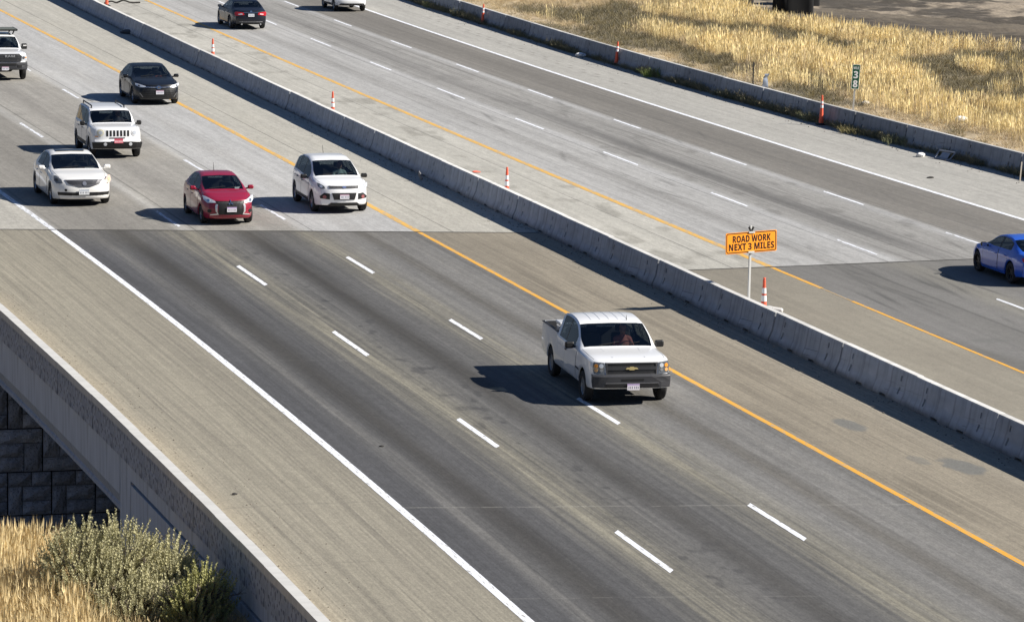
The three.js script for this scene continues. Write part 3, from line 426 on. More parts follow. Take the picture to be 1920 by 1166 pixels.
function weed(d, off, s, h, r, g, b, label, n = 22) {
  const o = group('weed_clump'); const x = X.ft(d) - 0.24 - off;
  const list = []; for (let i = 0; i < n; i++) { const k = rr(0.7, 1.25), a = rr(0, 6.28), q = Math.sqrt(rnd()) * s * 0.55; list.push(tuftGeos[i % 3].clone().applyMatrix4(M4(q * Math.cos(a), 0, q * Math.sin(a) * 1.4, rr(0, 6.28), rr(0.5, 0.9), h * rr(0.6, 1.1), rr(-0.35, 0.35)))); }
  mesh('foliage', merge(list), new THREE.MeshPhysicalMaterial({ color: lin(r, g, b), roughness: 0.9, side: THREE.DoubleSide, transmission: 0.25, thickness: 0 }), o);
  o.position.set(x, 0.003, -d); tag(o, label, 'weed'); place(o);
}
const tuftGeos = [tuft(12, 0.16, 0.3, 0.008, 0.15), tuft(10, 0.2, 0.42, 0.008, 0.1), tuft(14, 0.12, 0.22, 0.007, 0.2)];
weed(176.2, 0.15, 0.9, 0.5, 0.2, 0.26, 0.05, 'bright green rounded weed at the far barrier near the leaning tall cone', 40);
weed(155.9, 0.2, 0.8, 0.62, 0.27, 0.27, 0.13, 'spiky pale green weed just left of the tall cone nearest the mile marker');
weed(150.6, 0.25, 1.5, 0.42, 0.33, 0.28, 0.11, 'wide yellowish weed clump right of the tall cone below the mile marker', 34);
weed(146.2, 0.22, 1.1, 0.5, 0.24, 0.25, 0.12, 'grey green weed clump by the barrier below and right of the mile marker', 26);
weed(213.5, 0.2, 0.7, 0.7, 0.16, 0.16, 0.08, 'tall dark weed at the far barrier left of the farthest tall cone');
weed(220.5, 0.2, 0.9, 0.5, 0.24, 0.24, 0.09, 'greenish weed at the far barrier near the top edge of the photo', 26);

// sagebrush below the camera at the bridge end: thousands of upright leafy sprigs over grey twigs
function sprig(n, len) { const pos = []; for (let i = 0; i < n; i++) { const t = (i + 0.5) / n, y = t * len, a = i * 2.4 + rr(-0.4, 0.4), l = len * rr(0.17, 0.26) * (1.05 - 0.55 * t), up = 0.75, w = 0.019 * rr(0.8, 1.3), cx = Math.cos(a), cz = Math.sin(a), px = -cz * w, pz = cx * w; const tx = cx * l * 0.5, tz = cz * l * 0.5, ty = y + l * up; const mx = cx * l * 0.3, mz = cz * l * 0.3, my = y + l * 0.42; pos.push(0, y, 0, mx + px, my, mz + pz, mx - px, my, mz - pz, mx + px, my, mz + pz, tx, ty, tz, mx - px, my, mz - pz); } const g = new THREE.BufferGeometry(); g.setAttribute('position', new THREE.Float32BufferAttribute(pos, 3)); g.setAttribute('uv', new THREE.Float32BufferAttribute(new Float32Array(pos.length / 3 * 2), 2)); g.computeVertexNormals(); return g; }
const sprigs = [sprig(20, 0.36), sprig(16, 0.3), sprig(24, 0.42)];
function sagebrush(x, d, lobes, n, tint, label) {
  const o = group('sagebrush'), y0 = groundY(x, d); o.position.set(x, y0 - 0.05, -d);
  const tw = []; for (let i = 0; i < 260; i++) { const [lx, ly, lz, r, h] = lobes[i % lobes.length], a = rr(0, 6.28), q = Math.sqrt(rnd()) * r * 0.95; const mid = [lx * 0.6 + rr(-0.2, 0.2), (ly + h) * rr(0.3, 0.55), lz * 0.6 + rr(-0.2, 0.2)]; tw.push(bar([rr(-0.25, 0.25) + lx * 0.3, 0, rr(-0.25, 0.25) + lz * 0.3], mid, 0.022, 0.012, 5), bar(mid, [lx + q * Math.cos(a), ly + h * rr(0.5, 0.92), lz + q * Math.sin(a)], 0.012, 0.004, 5)); }
  for (let i = 0; i < 46; i++) { const [lx, ly, lz, r, h] = lobes[i % lobes.length], a = rr(0, 6.28), q = r * rr(0.6, 1.05), p = [lx + q * Math.cos(a), ly + h * rr(0.25, 0.9), lz + q * Math.sin(a)], e = [p[0] + rr(-0.2, 0.2) + 0.25 * Math.cos(a), p[1] + rr(0.05, 0.3), p[2] + rr(-0.2, 0.2) + 0.25 * Math.sin(a)]; tw.push(bar([lx * 0.8, ly + h * 0.2, lz * 0.8], p, 0.014, 0.009, 5), bar(p, e, 0.009, 0.003, 4)); for (let k = 0; k < 3; k++) { const t = rr(0.2, 0.9), b2 = [lerp(p[0], e[0], t), lerp(p[1], e[1], t), lerp(p[2], e[2], t)]; tw.push(bar(b2, [b2[0] + rr(-0.12, 0.12), b2[1] + rr(0.02, 0.16), b2[2] + rr(-0.12, 0.12)], 0.005, 0.002, 4)); } }
  mesh('stem', merge(tw), std(0.14, 0.115, 0.09, 0.95), o);
  const L = [[], [], []], up = new THREE.Vector3(0, 1, 0), v = new THREE.Vector3(), qn = new THREE.Quaternion(), q2 = new THREE.Quaternion();
  for (let i = 0; i < n; i++) {
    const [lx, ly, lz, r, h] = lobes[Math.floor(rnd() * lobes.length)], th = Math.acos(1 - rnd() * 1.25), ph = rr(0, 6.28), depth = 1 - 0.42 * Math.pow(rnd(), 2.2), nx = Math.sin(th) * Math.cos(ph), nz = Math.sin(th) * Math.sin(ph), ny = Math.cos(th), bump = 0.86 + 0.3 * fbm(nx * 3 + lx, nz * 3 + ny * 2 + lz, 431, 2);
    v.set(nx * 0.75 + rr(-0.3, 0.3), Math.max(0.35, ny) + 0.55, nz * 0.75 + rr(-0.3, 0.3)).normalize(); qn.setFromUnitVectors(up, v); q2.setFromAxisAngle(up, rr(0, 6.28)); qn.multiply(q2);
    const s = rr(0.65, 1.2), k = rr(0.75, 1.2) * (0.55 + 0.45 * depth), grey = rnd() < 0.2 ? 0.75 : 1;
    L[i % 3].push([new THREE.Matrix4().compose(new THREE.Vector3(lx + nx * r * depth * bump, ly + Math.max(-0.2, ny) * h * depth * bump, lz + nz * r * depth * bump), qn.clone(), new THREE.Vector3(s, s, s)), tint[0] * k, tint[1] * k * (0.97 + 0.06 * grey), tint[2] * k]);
  }
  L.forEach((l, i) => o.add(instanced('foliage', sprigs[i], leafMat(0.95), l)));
  tag(o, label, 'shrub'); place(o); return o;
}
sagebrush(12.0, 74, [[-0.75, 0.5, 0.25, 0.72, 1.08], [0.2, 0.45, 0.1, 0.78, 1.12], [1.0, 0.25, 0.0, 0.7, 0.9], [-0.3, 0.15, 0.9, 0.95, 1.0], [1.2, 0.0, 0.75, 0.8, 0.9], [0.35, -0.1, 1.6, 1.1, 0.9]], 2700, [0.46, 0.42, 0.24], 'large pale green sagebrush with feathery upright sprigs in front of the wing wall');
sagebrush(13.45, 71.6, [[0, 0.35, 0, 0.42, 0.75], [-0.3, 0.2, 0.2, 0.4, 0.65]], 420, [0.4, 0.38, 0.15], 'small darker sagebrush at the foot of the wing wall, right of the large one');
{
  const o = group('dead_grass_clump'), list = []; for (let i = 0; i < 22; i++) list.push(tuftGeos[i % 3].clone().applyMatrix4(M4(rr(-0.3, 0.3), 0, rr(-0.3, 0.3), rr(0, 6.28), rr(0.6, 1), rr(0.8, 1.25), rr(-0.25, 0.25))));
  mesh('foliage', merge(list), new THREE.MeshPhysicalMaterial({ color: lin(0.2, 0.165, 0.11), roughness: 0.95, side: THREE.DoubleSide }), o);
  o.position.set(13.2, groundY(13.2, 76) - 0.02, -76); tag(o, 'dark brown dead grass clump against the wing wall behind the large sagebrush', 'grass clump'); place(o);
  const tall = [tuft(14, 0.14, 0.3, 0.008, 0.6), tuft(12, 0.18, 0.42, 0.008, 0.4)], L = [[], []];
  for (let i = 0; i < 2600; i++) { const x = rr(7.6, 11.4), d = rr(66, 79.6); if (x > 10.9 && d < 76 && rnd() < 0.8) continue; const k = rr(0.7, 1.2), dryer = fbm(x * 1.2, d * 1.2, 441, 2); L[i % 2].push([M4(x, groundY(x, d) - 0.03, -d, rr(0, 6.28), rr(0.6, 1.1), rr(0.55, 1.0) * (0.7 + 0.6 * dryer), rr(-0.2, 0.2)), 0.7 * k, 0.56 * k, 0.3 * k]); }
  for (let i = 0; i < 900; i++) { const x = rr(11, 14), d = rr(66, 73), k = rr(0.7, 1.2); L[i % 2].push([M4(x, groundY(x, d) - 0.03, -d, rr(0, 6.28), rr(0.6, 1), rr(0.2, 0.5), rr(-0.3, 0.3)), 0.4 * k, 0.31 * k, 0.16 * k]); }
  const g = group('dry_grass'); L.forEach((l, i) => g.add(instanced('grass_blades', tall[i], grassMat, l)));
  g.userData = { kind: 'stuff', label: 'golden dry grass on the bank in the lower left corner', category: 'dry grass' }; place(g);
}

{ // grit collected along the parapet and the barriers
  const g = new THREE.IcosahedronGeometry(1, 0), L = [];
  for (let i = 0; i < 900; i++) { const d = rr(66, 124), x = X.par(d) + 0.5 + Math.abs(rr(-1, 1) * rnd()) * 2.2, s = rr(0.006, 0.02), k = rr(0.5, 1.3); L.push([M4(x, s * 0.5, -d, rr(0, 6), s, s * 0.7), 0.28 * k, 0.25 * k, 0.2 * k]); }
  for (let i = 0; i < 700; i++) { const d = rr(80, 160), x = X.mt(d) - 0.26 - Math.abs(rr(-1, 1) * rnd()) * 1.2, s = rr(0.008, 0.025), k = rr(0.4, 1.2); L.push([M4(x, s * 0.5, -d, rr(0, 6), s, s * 0.7), 0.24 * k, 0.22 * k, 0.19 * k]); }
  for (let i = 0; i < 900; i++) { const d = rr(132, 225), x = X.ft(d) - 0.27 - Math.abs(rr(-1, 1) * rnd()) * 1.6, s = rr(0.01, 0.035), k = rr(0.3, 1.1); L.push([M4(x, s * 0.5, -d, rr(0, 6), s, s * 0.6), 0.25 * k, 0.22 * k, 0.18 * k]); }
  const m = instanced('gravel', g, std(1, 1, 1, 0.95), L); m.userData = { kind: 'stuff', label: 'loose grit and small stones along the foot of the barriers and parapet', category: 'gravel' }; place(m);
}
// ---------------------------------------------------------------- signs, cones, litter
const steel = std(0.5, 0.51, 0.52, 0.45, 0.7), galv = std(0.62, 0.62, 0.6, 0.55, 0.3);
function canvasTex(w, h, draw) { const cv = document.createElement('canvas'); cv.width = w; cv.height = h; const c = cv.getContext('2d'); draw(c, w, h); const t = new THREE.CanvasTexture(cv); t.colorSpace = THREE.SRGBColorSpace; t.anisotropy = 8; return t; }
function roundRect(c, x, y, w, h, r) { c.beginPath(); c.moveTo(x + r, y); c.arcTo(x + w, y, x + w, y + h, r); c.arcTo(x + w, y + h, x, y + h, r); c.arcTo(x, y + h, x, y, r); c.arcTo(x, y, x + w, y, r); c.closePath(); }
function plate(w, h, t, r, mapFront, edge) {   // a sheet sign: rounded plate with its print on the front (+z)
  const s = new THREE.Shape(), a = w / 2, b = h / 2; s.moveTo(-a + r, -b); s.lineTo(a - r, -b); s.quadraticCurveTo(a, -b, a, -b + r); s.lineTo(a, b - r); s.quadraticCurveTo(a, b, a - r, b); s.lineTo(-a + r, b); s.quadraticCurveTo(-a, b, -a, b - r); s.lineTo(-a, -b + r); s.quadraticCurveTo(-a, -b, -a + r, -b);
  const g = new THREE.ExtrudeGeometry(s, { depth: t, bevelEnabled: false }), p = g.attributes.position, uv = g.attributes.uv; for (let i = 0; i < p.count; i++) uv.setXY(i, (p.getX(i) + a) / w, (p.getY(i) + b) / h);
  return [g, [new THREE.MeshStandardMaterial({ map: mapFront, roughness: 0.45 }), edge]];
}
function condensed(c, text, x, y, size, width, thick = 0, weight = 'bold') { c.font = `${weight} ${size}px sans-serif`; c.textAlign = 'center'; c.textBaseline = 'middle'; const m = c.measureText(text).width; c.save(); c.translate(x, y); c.scale(width / m, 1); c.fillText(text, 0, 0); if (thick) { c.lineWidth = thick; c.lineJoin = 'round'; c.strokeStyle = c.fillStyle; c.strokeText(text, 0, 0); } c.restore(); }
{ // road work sign on a single post behind the median barrier
  const s = group('road_work_sign'); tag(s, 'orange sign reading ROAD WORK NEXT 3 MILES on a slim steel post', 'road sign');
  const W = 1.74, H = 0.63, cy = 2.07;
  const tex = canvasTex(1024, 400, (c, w, h) => { c.fillStyle = '#ff9f24'; c.fillRect(0, 0, w, h); c.strokeStyle = '#240a04'; c.lineWidth = 18; roundRect(c, 20, 20, w - 40, h - 40, 34); c.stroke(); c.fillStyle = '#240905'; condensed(c, 'ROAD WORK', w * 0.5, h * 0.325, 170, 770, 7); condensed(c, 'NEXT 3 MILES', w * 0.5, h * 0.7, 170, 925, 7); });
  const [g, m] = plate(W, H, 0.006, 0.05, tex, galv); g.translate(0, cy, 0.05);
  const panel = mesh('sign_panel', g, m, s); mesh('border', (() => { const o = new THREE.Shape(); const a = W / 2 + 0.0, b = H / 2; o.moveTo(-a, -b); o.lineTo(a, -b); o.lineTo(a, b); o.lineTo(-a, b); const k = new THREE.Path(); k.moveTo(-a + 0.03, -b + 0.03); k.lineTo(-a + 0.03, b - 0.03); k.lineTo(a - 0.03, b - 0.03); k.lineTo(a - 0.03, -b + 0.03); o.holes.push(k); return new THREE.ExtrudeGeometry(o, { depth: 0.004, bevelEnabled: false }).translate(0, cy, 0.0405); })(), galv, panel);
  mesh('post', merge([box(0.06, 2.56, 0.06, 0, 1.28, 0)]), galv, s);
  mesh('bracket', box(0.2, 0.05, 0.03, 0, cy + H / 2 - 0.02, 0.07), galv, s); mesh('bracket', box(0.2, 0.05, 0.03, 0, cy - H / 2 + 0.02, 0.07), galv, s);
  mesh('flag_holder', merge([bar([-0.01, cy + H / 2, 0.03], [-0.07, cy + H / 2 + 0.13, 0.02], 0.028, 0.036, 8), bar([0.01, cy + H / 2, 0.03], [0.08, cy + H / 2 + 0.13, 0.02], 0.028, 0.036, 8)]), std(0.03, 0.028, 0.025, 0.7), s);
  mesh('base', merge([box(0.5, 0.04, 0.5, 0, 0.02, 0), box(0.1, 0.25, 0.1, 0, 0.14, 0)]), std(0.2, 0.2, 0.2, 0.6, 0.4), s);
  s.position.set(35.86, 0, -104.2); s.rotation.y = 0.2; for (const o of s.children) if (o.name === 'sign_panel') { o.rotation.z = 0.025; o.position.set(0.025 * cy, 0, 0); } place(s);
  const bag = mesh('sandbag', merge([rbox(0.42, 0.16, 0.3, 0.07, 0.05, 0.1, 0.1, 0.05, 0.3, 0.1), rbox(0.36, 0.15, 0.28, 0.065, 0.33, 0.09, 0.2, 0, -0.4, -0.12)]), std(0.5, 0.49, 0.47, 0.9)); bag.position.set(36.25, 0.0, -103.9); tag(bag, 'pair of slumped white sandbags at the foot of the road work sign', 'sandbag'); place(bag);
}
{ // mile marker
  const s = group('mile_marker'); tag(s, 'green mile marker reading MILE 38 on a post in the dry grass', 'road sign');
  const W = 0.35, H = 1.1, cy = 1.82;
  const tex = canvasTex(256, 820, (c, w, h) => { c.fillStyle = '#eef4ee'; c.fillRect(0, 0, w, h); c.fillStyle = '#00573f'; roundRect(c, 14, 14, w - 28, h - 28, 24); c.fill(); c.fillStyle = '#ffffff'; condensed(c, 'MILE', w / 2, h * 0.14, 120, 180); condensed(c, '3', w / 2, h * 0.42, 320, 160, 10); condensed(c, '8', w / 2, h * 0.79, 320, 164, 10); });
  const [g, m] = plate(W, H, 0.005, 0.035, tex, galv); g.translate(0, cy, 0.04); mesh('sign_panel', g, m, s);
  mesh('post', merge([box(0.075, 2.3, 0.03, 0, 1.15, 0.01), box(0.015, 2.3, 0.05, -0.03, 1.15, -0.01), box(0.015, 2.3, 0.05, 0.03, 1.15, -0.01)]), galv, s);
  s.position.set(58.75, -0.02, -157.2); s.rotation.set(0.02, -0.2, -0.035); place(s);
}
const coneOrange = std(0.82, 0.12, 0.055, 0.55), coneWhite = std(0.86, 0.86, 0.85, 0.4), coneRubber = std(0.025, 0.024, 0.023, 0.85);
function cone(x, d, h, lean, dir, label, grp) {
  const s = group('traffic_cone'), tall = h > 1.145 && x > 50; tag(s, label, 'traffic cone', grp);
  const r0 = 0.115, r1 = 0.035, r = (t) => lerp(r0, r1, Math.pow(t, 0.85)), seg = (t0, t1, e = 0) => { const pts = []; for (let i = 0; i <= 6; i++) { const t = lerp(t0, t1, i / 6); pts.push(new THREE.Vector2(r(t) + e, t * h)); } return new THREE.LatheGeometry(pts, 20); };
  mesh('body', merge([seg(0.02, 0.9), new THREE.LatheGeometry([[r(0.9), 0.9 * h], [r(0.9) * 1.15, 0.915 * h], [r(0.9), 0.93 * h], [0.03, 0.97 * h], [0.045, 0.985 * h], [0.035, h], [0, h]].map((p) => new THREE.Vector2(...p)), 16)]), coneOrange, s);
  mesh('white_band', seg(tall ? 0.58 : 0.4, tall ? 0.68 : 0.55, 0.006), coneWhite, s); mesh('white_band', seg(tall ? 0.72 : 0.6, tall ? 0.81 : 0.74, 0.006), coneWhite, s);
  mesh('base', merge([rbox(0.38, 0.05, 0.38, 0.015, 0, 0.027, 0), cyl(0.125, 0.15, 0.05, 18, 0, 0.065, 0)]), coneRubber, s);
  s.position.set(x, 0.0, -d); s.rotation.set(0, dir, lean); place(s);
}
const cg = null;
cone(35.95, 103.1, 1.16, 0.0, 0.1, 'orange cone with two white bands standing right of the road work sign post', cg);
cone(35.64, 130.95, 1.12, 0, 0.3, 'orange cone behind the median barrier up and right of the white crossover', cg);
cone(35.37, 159.1, 1.1, 0, 0.5, 'orange cone behind the median barrier right of the oncoming black sedan', cg);
cone(35.21, 186.4, 1.08, 0, 0.2, 'orange cone behind the median barrier below the dark sedan driving away', cg);
cone(35.5, 222.0, 1.08, 0, 0.2, 'orange cone at the median barrier cut off by the top edge of the photo', cg);
cone(56.1, 154.0, 1.3, -0.015, 0.2, 'tall orange cone before the far barrier just left of the mile marker', cg);
cone(55.35, 182.6, 1.18, -0.06, 0.2, 'tall leaning orange cone at the far barrier above the green weed', cg);
cone(55.0, 208.1, 1.15, -0.05, 0.2, 'farthest tall orange cone at the far barrier where the dry field begins', cg);
function crumpled(name, x, y, d, sx, sy, sz, mat, label, cat, s, ry = 0) { const g = new THREE.IcosahedronGeometry(0.5, 2), p = g.attributes.position; for (let i = 0; i < p.count; i++) { const a = p.getX(i), b = p.getY(i), c2 = p.getZ(i), k = 0.62 + 0.75 * fbm(a * 3 + s, b * 3 + c2 * 2.3, s, 2); p.setXYZ(i, a * k * sx, (b * k + 0.3) * sy, c2 * k * sz); } g.computeVertexNormals(); const m = mesh(name, g, mat); m.position.set(x, y, -d); m.rotation.y = ry; tag(m, label, cat); place(m); }
const litterWhite = std(0.75, 0.74, 0.72, 0.8), litterDark = std(0.03, 0.028, 0.025, 0.8), litterRed = std(0.75, 0.16, 0.1, 0.7);
crumpled('plastic_bag', 54.75, 0.02, 187.2, 0.6, 0.26, 0.45, litterWhite, 'crumpled white plastic bag at the foot of the far barrier, left of a leaning cone', 'litter', 3);
crumpled('plastic_bag', 56.0, 0.02, 141.9, 0.38, 0.2, 0.3, litterWhite, 'crumpled white bag at the barrier foot left of the bent frame', 'litter', 7);
crumpled('plastic_bag', 71.2, 0.15, 214.6, 0.7, 0.4, 0.6, litterWhite, 'white bag lying in the golden grass near the top edge of the field', 'litter', 11);
crumpled('plastic_bag', 62.6, 0.1, 153.8, 0.6, 0.34, 0.5, litterWhite, 'white bag in the dry grass right of the mile marker near the photo edge', 'litter', 13);
crumpled('plastic_bag', 60.9, 0.1, 161.3, 0.5, 0.24, 0.45, std(0.6, 0.54, 0.46, 0.9), 'pale scrap in the dry grass just right of the mile marker post', 'litter', 17);
crumpled('tyre_scrap', 53.75, 0.003, 135.0, 0.3, 0.07, 0.2, litterDark, 'black tyre scrap lying on the pale far shoulder', 'tyre scrap', 19, 0.4);
crumpled('tyre_scrap', 20.3, 0.002, 85.5, 0.13, 0.04, 0.1, litterDark, 'small dark scrap lying in the dark lane beside the white edge line', 'tyre scrap', 23);
crumpled('tyre_scrap', 15.8, 0.002, 80.6, 0.13, 0.05, 0.11, litterDark, 'small dark scrap on the tan shoulder near the parapet', 'tyre scrap', 29);
crumpled('dark_rag', 33.55, 0.005, 202.4, 0.9, 0.26, 1.2, std(0.05, 0.055, 0.06, 0.9), 'dark rag lying in the shadow at the foot of the median barrier', 'rag', 31);
crumpled('red_scrap', 36.5, 0.003, 138.6, 0.32, 0.08, 0.26, litterRed, 'flat red orange scrap behind the median barrier left of a cone', 'litter', 37);
{ const g = new THREE.TubeGeometry(new THREE.CatmullRomCurve3([[-0.9, 0, 0.1], [-0.45, 0.1, 0.05], [-0.15, 0.02, 0], [0.25, 0.16, 0.05], [0.7, 0.03, -0.05], [1.3, 0.02, -0.1]].map((p) => new THREE.Vector3(...p))), 40, 0.055, 6); const m = mesh('rubber_strip', g.scale(1, 1, 1), litterDark); m.position.set(36.5, 0.05, -223.6); tag(m, 'curled black rubber strip on the pale shoulder at the top of the photo', 'rubber strip'); place(m); }
{ const s = group('bent_frame'); tag(s, 'bent grey metal frame leaning on the far barrier at the right', 'metal frame'); mesh('rail', merge([bar([-0.5, 0.02, 0.2], [0.42, 0.02, 0.2], 0.03), bar([-0.5, 0.32, -0.05], [0.5, 0.32, -0.05], 0.035), bar([-0.5, 0.02, 0.2], [-0.5, 0.32, -0.05], 0.03), bar([0.42, 0.02, 0.2], [0.5, 0.32, -0.05], 0.03)]), std(0.3, 0.32, 0.36, 0.5, 0.5), s); mesh('panel', box(0.5, 0.014, 0.28, 0, 0.17, 0.08, 0.88, 0, 0), std(0.32, 0.34, 0.38, 0.5, 0.4), s); s.position.set(56.75, 0.005, -140.9); s.rotation.y = -1.25; place(s); }
{ const s = mesh('wooden_stake', merge([box(0.045, 0.75, 0.03, 0, 0.37, 0, 0.03, 0, -0.05)]), std(0.62, 0.55, 0.45, 0.9)); s.position.set(56.95, 0, -133.7); tag(s, 'pale wooden stake standing at the far barrier by the right edge', 'stake'); place(s); }
{ const s = group('bottle'); tag(s, 'tipped plastic bottle in the shadow of the median barrier', 'bottle'); mesh('body', new THREE.LatheGeometry([[0, 0], [0.045, 0.005], [0.05, 0.16], [0.02, 0.23], [0.018, 0.27], [0, 0.272]].map((p) => new THREE.Vector2(...p)), 12).scale(1.4, 1.4, 1.4), std(0.22, 0.22, 0.23, 0.3), s); mesh('label_band', cyl(0.072, 0.072, 0.1, 14, 0, 0.13, 0), std(0.3, 0.3, 0.32, 0.6), s); s.position.set(33.75, 0.06, -136.2); s.rotation.set(0.35, 0, 0.4); place(s); }
{ const s = mesh('marker_post', merge([cyl(0.035, 0.035, 1.35, 8, 0, 0.67, 0), rbox(0.09, 0.16, 0.03, 0.01, 0, 1.25, 0.03)]), std(0.035, 0.032, 0.03, 0.8)); s.position.set(58.2, -0.02, -169.4); tag(s, 'short dark marker post standing behind the far barrier in dry weeds', 'post'); place(s); }
{ const s = mesh('blue_tarp', (() => { const g = new THREE.PlaneGeometry(0.34, 0.8, 6, 10), p = g.attributes.position; for (let i = 0; i < p.count; i++) p.setZ(i, 0.18 * (fbm(p.getX(i) * 5 + 3, p.getY(i) * 4 + 9, 51, 2) - 0.5) + (p.getY(i) > 0.3 ? 0.1 : 0)); g.computeVertexNormals(); return g.translate(0, 0.4, 0); })(), new THREE.MeshStandardMaterial({ color: lin(0.16, 0.19, 0.25), roughness: 0.7, side: THREE.DoubleSide })); s.position.set(58.75, 0, -169.2); s.rotation.y = 0.4; tag(s, 'faded blue grey scrap of tarp caught upright beside the dark marker post', 'tarp'); place(s); }
{ // plain black heaps of unidentified stuff at the top edge of the field
  const heap = (w, h, dp, s) => { const g = new THREE.SphereGeometry(1, 40, 20, 0, 6.283, 0, 1.62), p = g.attributes.position; for (let i = 0; i < p.count; i++) { const x = p.getX(i), y = p.getY(i), z = p.getZ(i), sq = (v) => Math.sign(v) * Math.pow(Math.abs(v), 0.55), k = 0.85 + 0.32 * fbm(x * 2 + s, z * 2 + y * 1.5, s, 3); p.setXYZ(i, sq(x) * w * k, sq(y) * h * k, sq(z) * dp * k); } g.computeVertexNormals(); return g; };
  const black = std(0.005, 0.005, 0.0055, 1);
  const a = mesh('black_heap', heap(1.1, 2.4, 1.0, 5), black); a.position.set(75.9, -0.1, -213.9); tag(a, 'plain black heap rising out of the top edge above the golden grass', 'tarp heap'); place(a);
  const b = mesh('black_heap', heap(2.2, 2.6, 1.2, 9), black); b.position.set(73.2, -0.1, -220.5); tag(b, 'wide black heap half hidden by dry stalks at the top edge', 'tarp heap'); place(b);
  const c2 = mesh('black_heap', heap(0.75, 2.2, 0.9, 13), black); c2.position.set(79.2, -0.1, -220.8); tag(c2, 'small black heap by the bare earth at the top edge, right of the taller heap', 'tarp heap'); place(c2);
}
// ---------------------------------------------------------------- vehicles
// Local axes: front towards +z, y up, the ground at 0; s runs back from the front bumper.
const glassMat = new THREE.MeshPhysicalMaterial({ color: lin(0.5, 0.56, 0.58), transmission: 1, thickness: 0, roughness: 0.02, ior: 1.5 });
const glassDark = new THREE.MeshPhysicalMaterial({ color: lin(0.2, 0.23, 0.25), transmission: 1, thickness: 0, roughness: 0.02, ior: 1.5 });
const paint = (r, g, b, rough = 0.32, coat = 1, metal = 0) => new THREE.MeshPhysicalMaterial({ color: lin(r, g, b), roughness: rough, metalness: metal, clearcoat: coat, clearcoatRoughness: 0.04 });
const blackTrim = std(0.009, 0.009, 0.0095, 0.5), darkGrey = std(0.042, 0.043, 0.047, 0.6), rubber = std(0.02, 0.02, 0.021, 0.85), chrome = std(0.8, 0.8, 0.8, 0.15, 1), alloy = std(0.42, 0.43, 0.45, 0.35, 0.7), cabinMat = std(0.03, 0.03, 0.032, 0.9), seatMat = std(0.05, 0.048, 0.046, 0.95), underMat = std(0.012, 0.012, 0.012, 0.95), lampMat = new THREE.MeshPhysicalMaterial({ color: lin(0.75, 0.78, 0.82), roughness: 0.12, metalness: 0.35, clearcoat: 1 }), lampDark = new THREE.MeshPhysicalMaterial({ color: lin(0.16, 0.17, 0.18), roughness: 0.15, metalness: 0.3, clearcoat: 1 }), amber = std(0.85, 0.32, 0.04, 0.25), redLamp = new THREE.MeshPhysicalMaterial({ color: lin(0.42, 0.015, 0.02), roughness: 0.15, clearcoat: 1 }), seamMat = std(0.03, 0.03, 0.032, 0.8);
function table(list) {   // monotone cubic through [s, v]
  const n = list.length, m = []; const dl = []; for (let i = 0; i < n - 1; i++) dl.push((list[i + 1][1] - list[i][1]) / (list[i + 1][0] - list[i][0]));
  for (let i = 0; i < n; i++) m.push(i === 0 ? dl[0] : i === n - 1 ? dl[n - 2] : dl[i - 1] * dl[i] <= 0 ? 0 : (2 * dl[i - 1] * dl[i]) / (dl[i - 1] + dl[i]));
  return (s) => { if (s <= list[0][0]) return list[0][1]; if (s >= list[n - 1][0]) return list[n - 1][1]; let k = 0; while (s > list[k + 1][0]) k++; const h = list[k + 1][0] - list[k][0], t = (s - list[k][0]) / h, t2 = t * t, t3 = t2 * t; return (2 * t3 - 3 * t2 + 1) * list[k][1] + (t3 - 2 * t2 + t) * h * m[k] + (-2 * t3 + 3 * t2) * list[k + 1][1] + (t3 - t2) * h * m[k + 1]; };
}
const NP = 14;
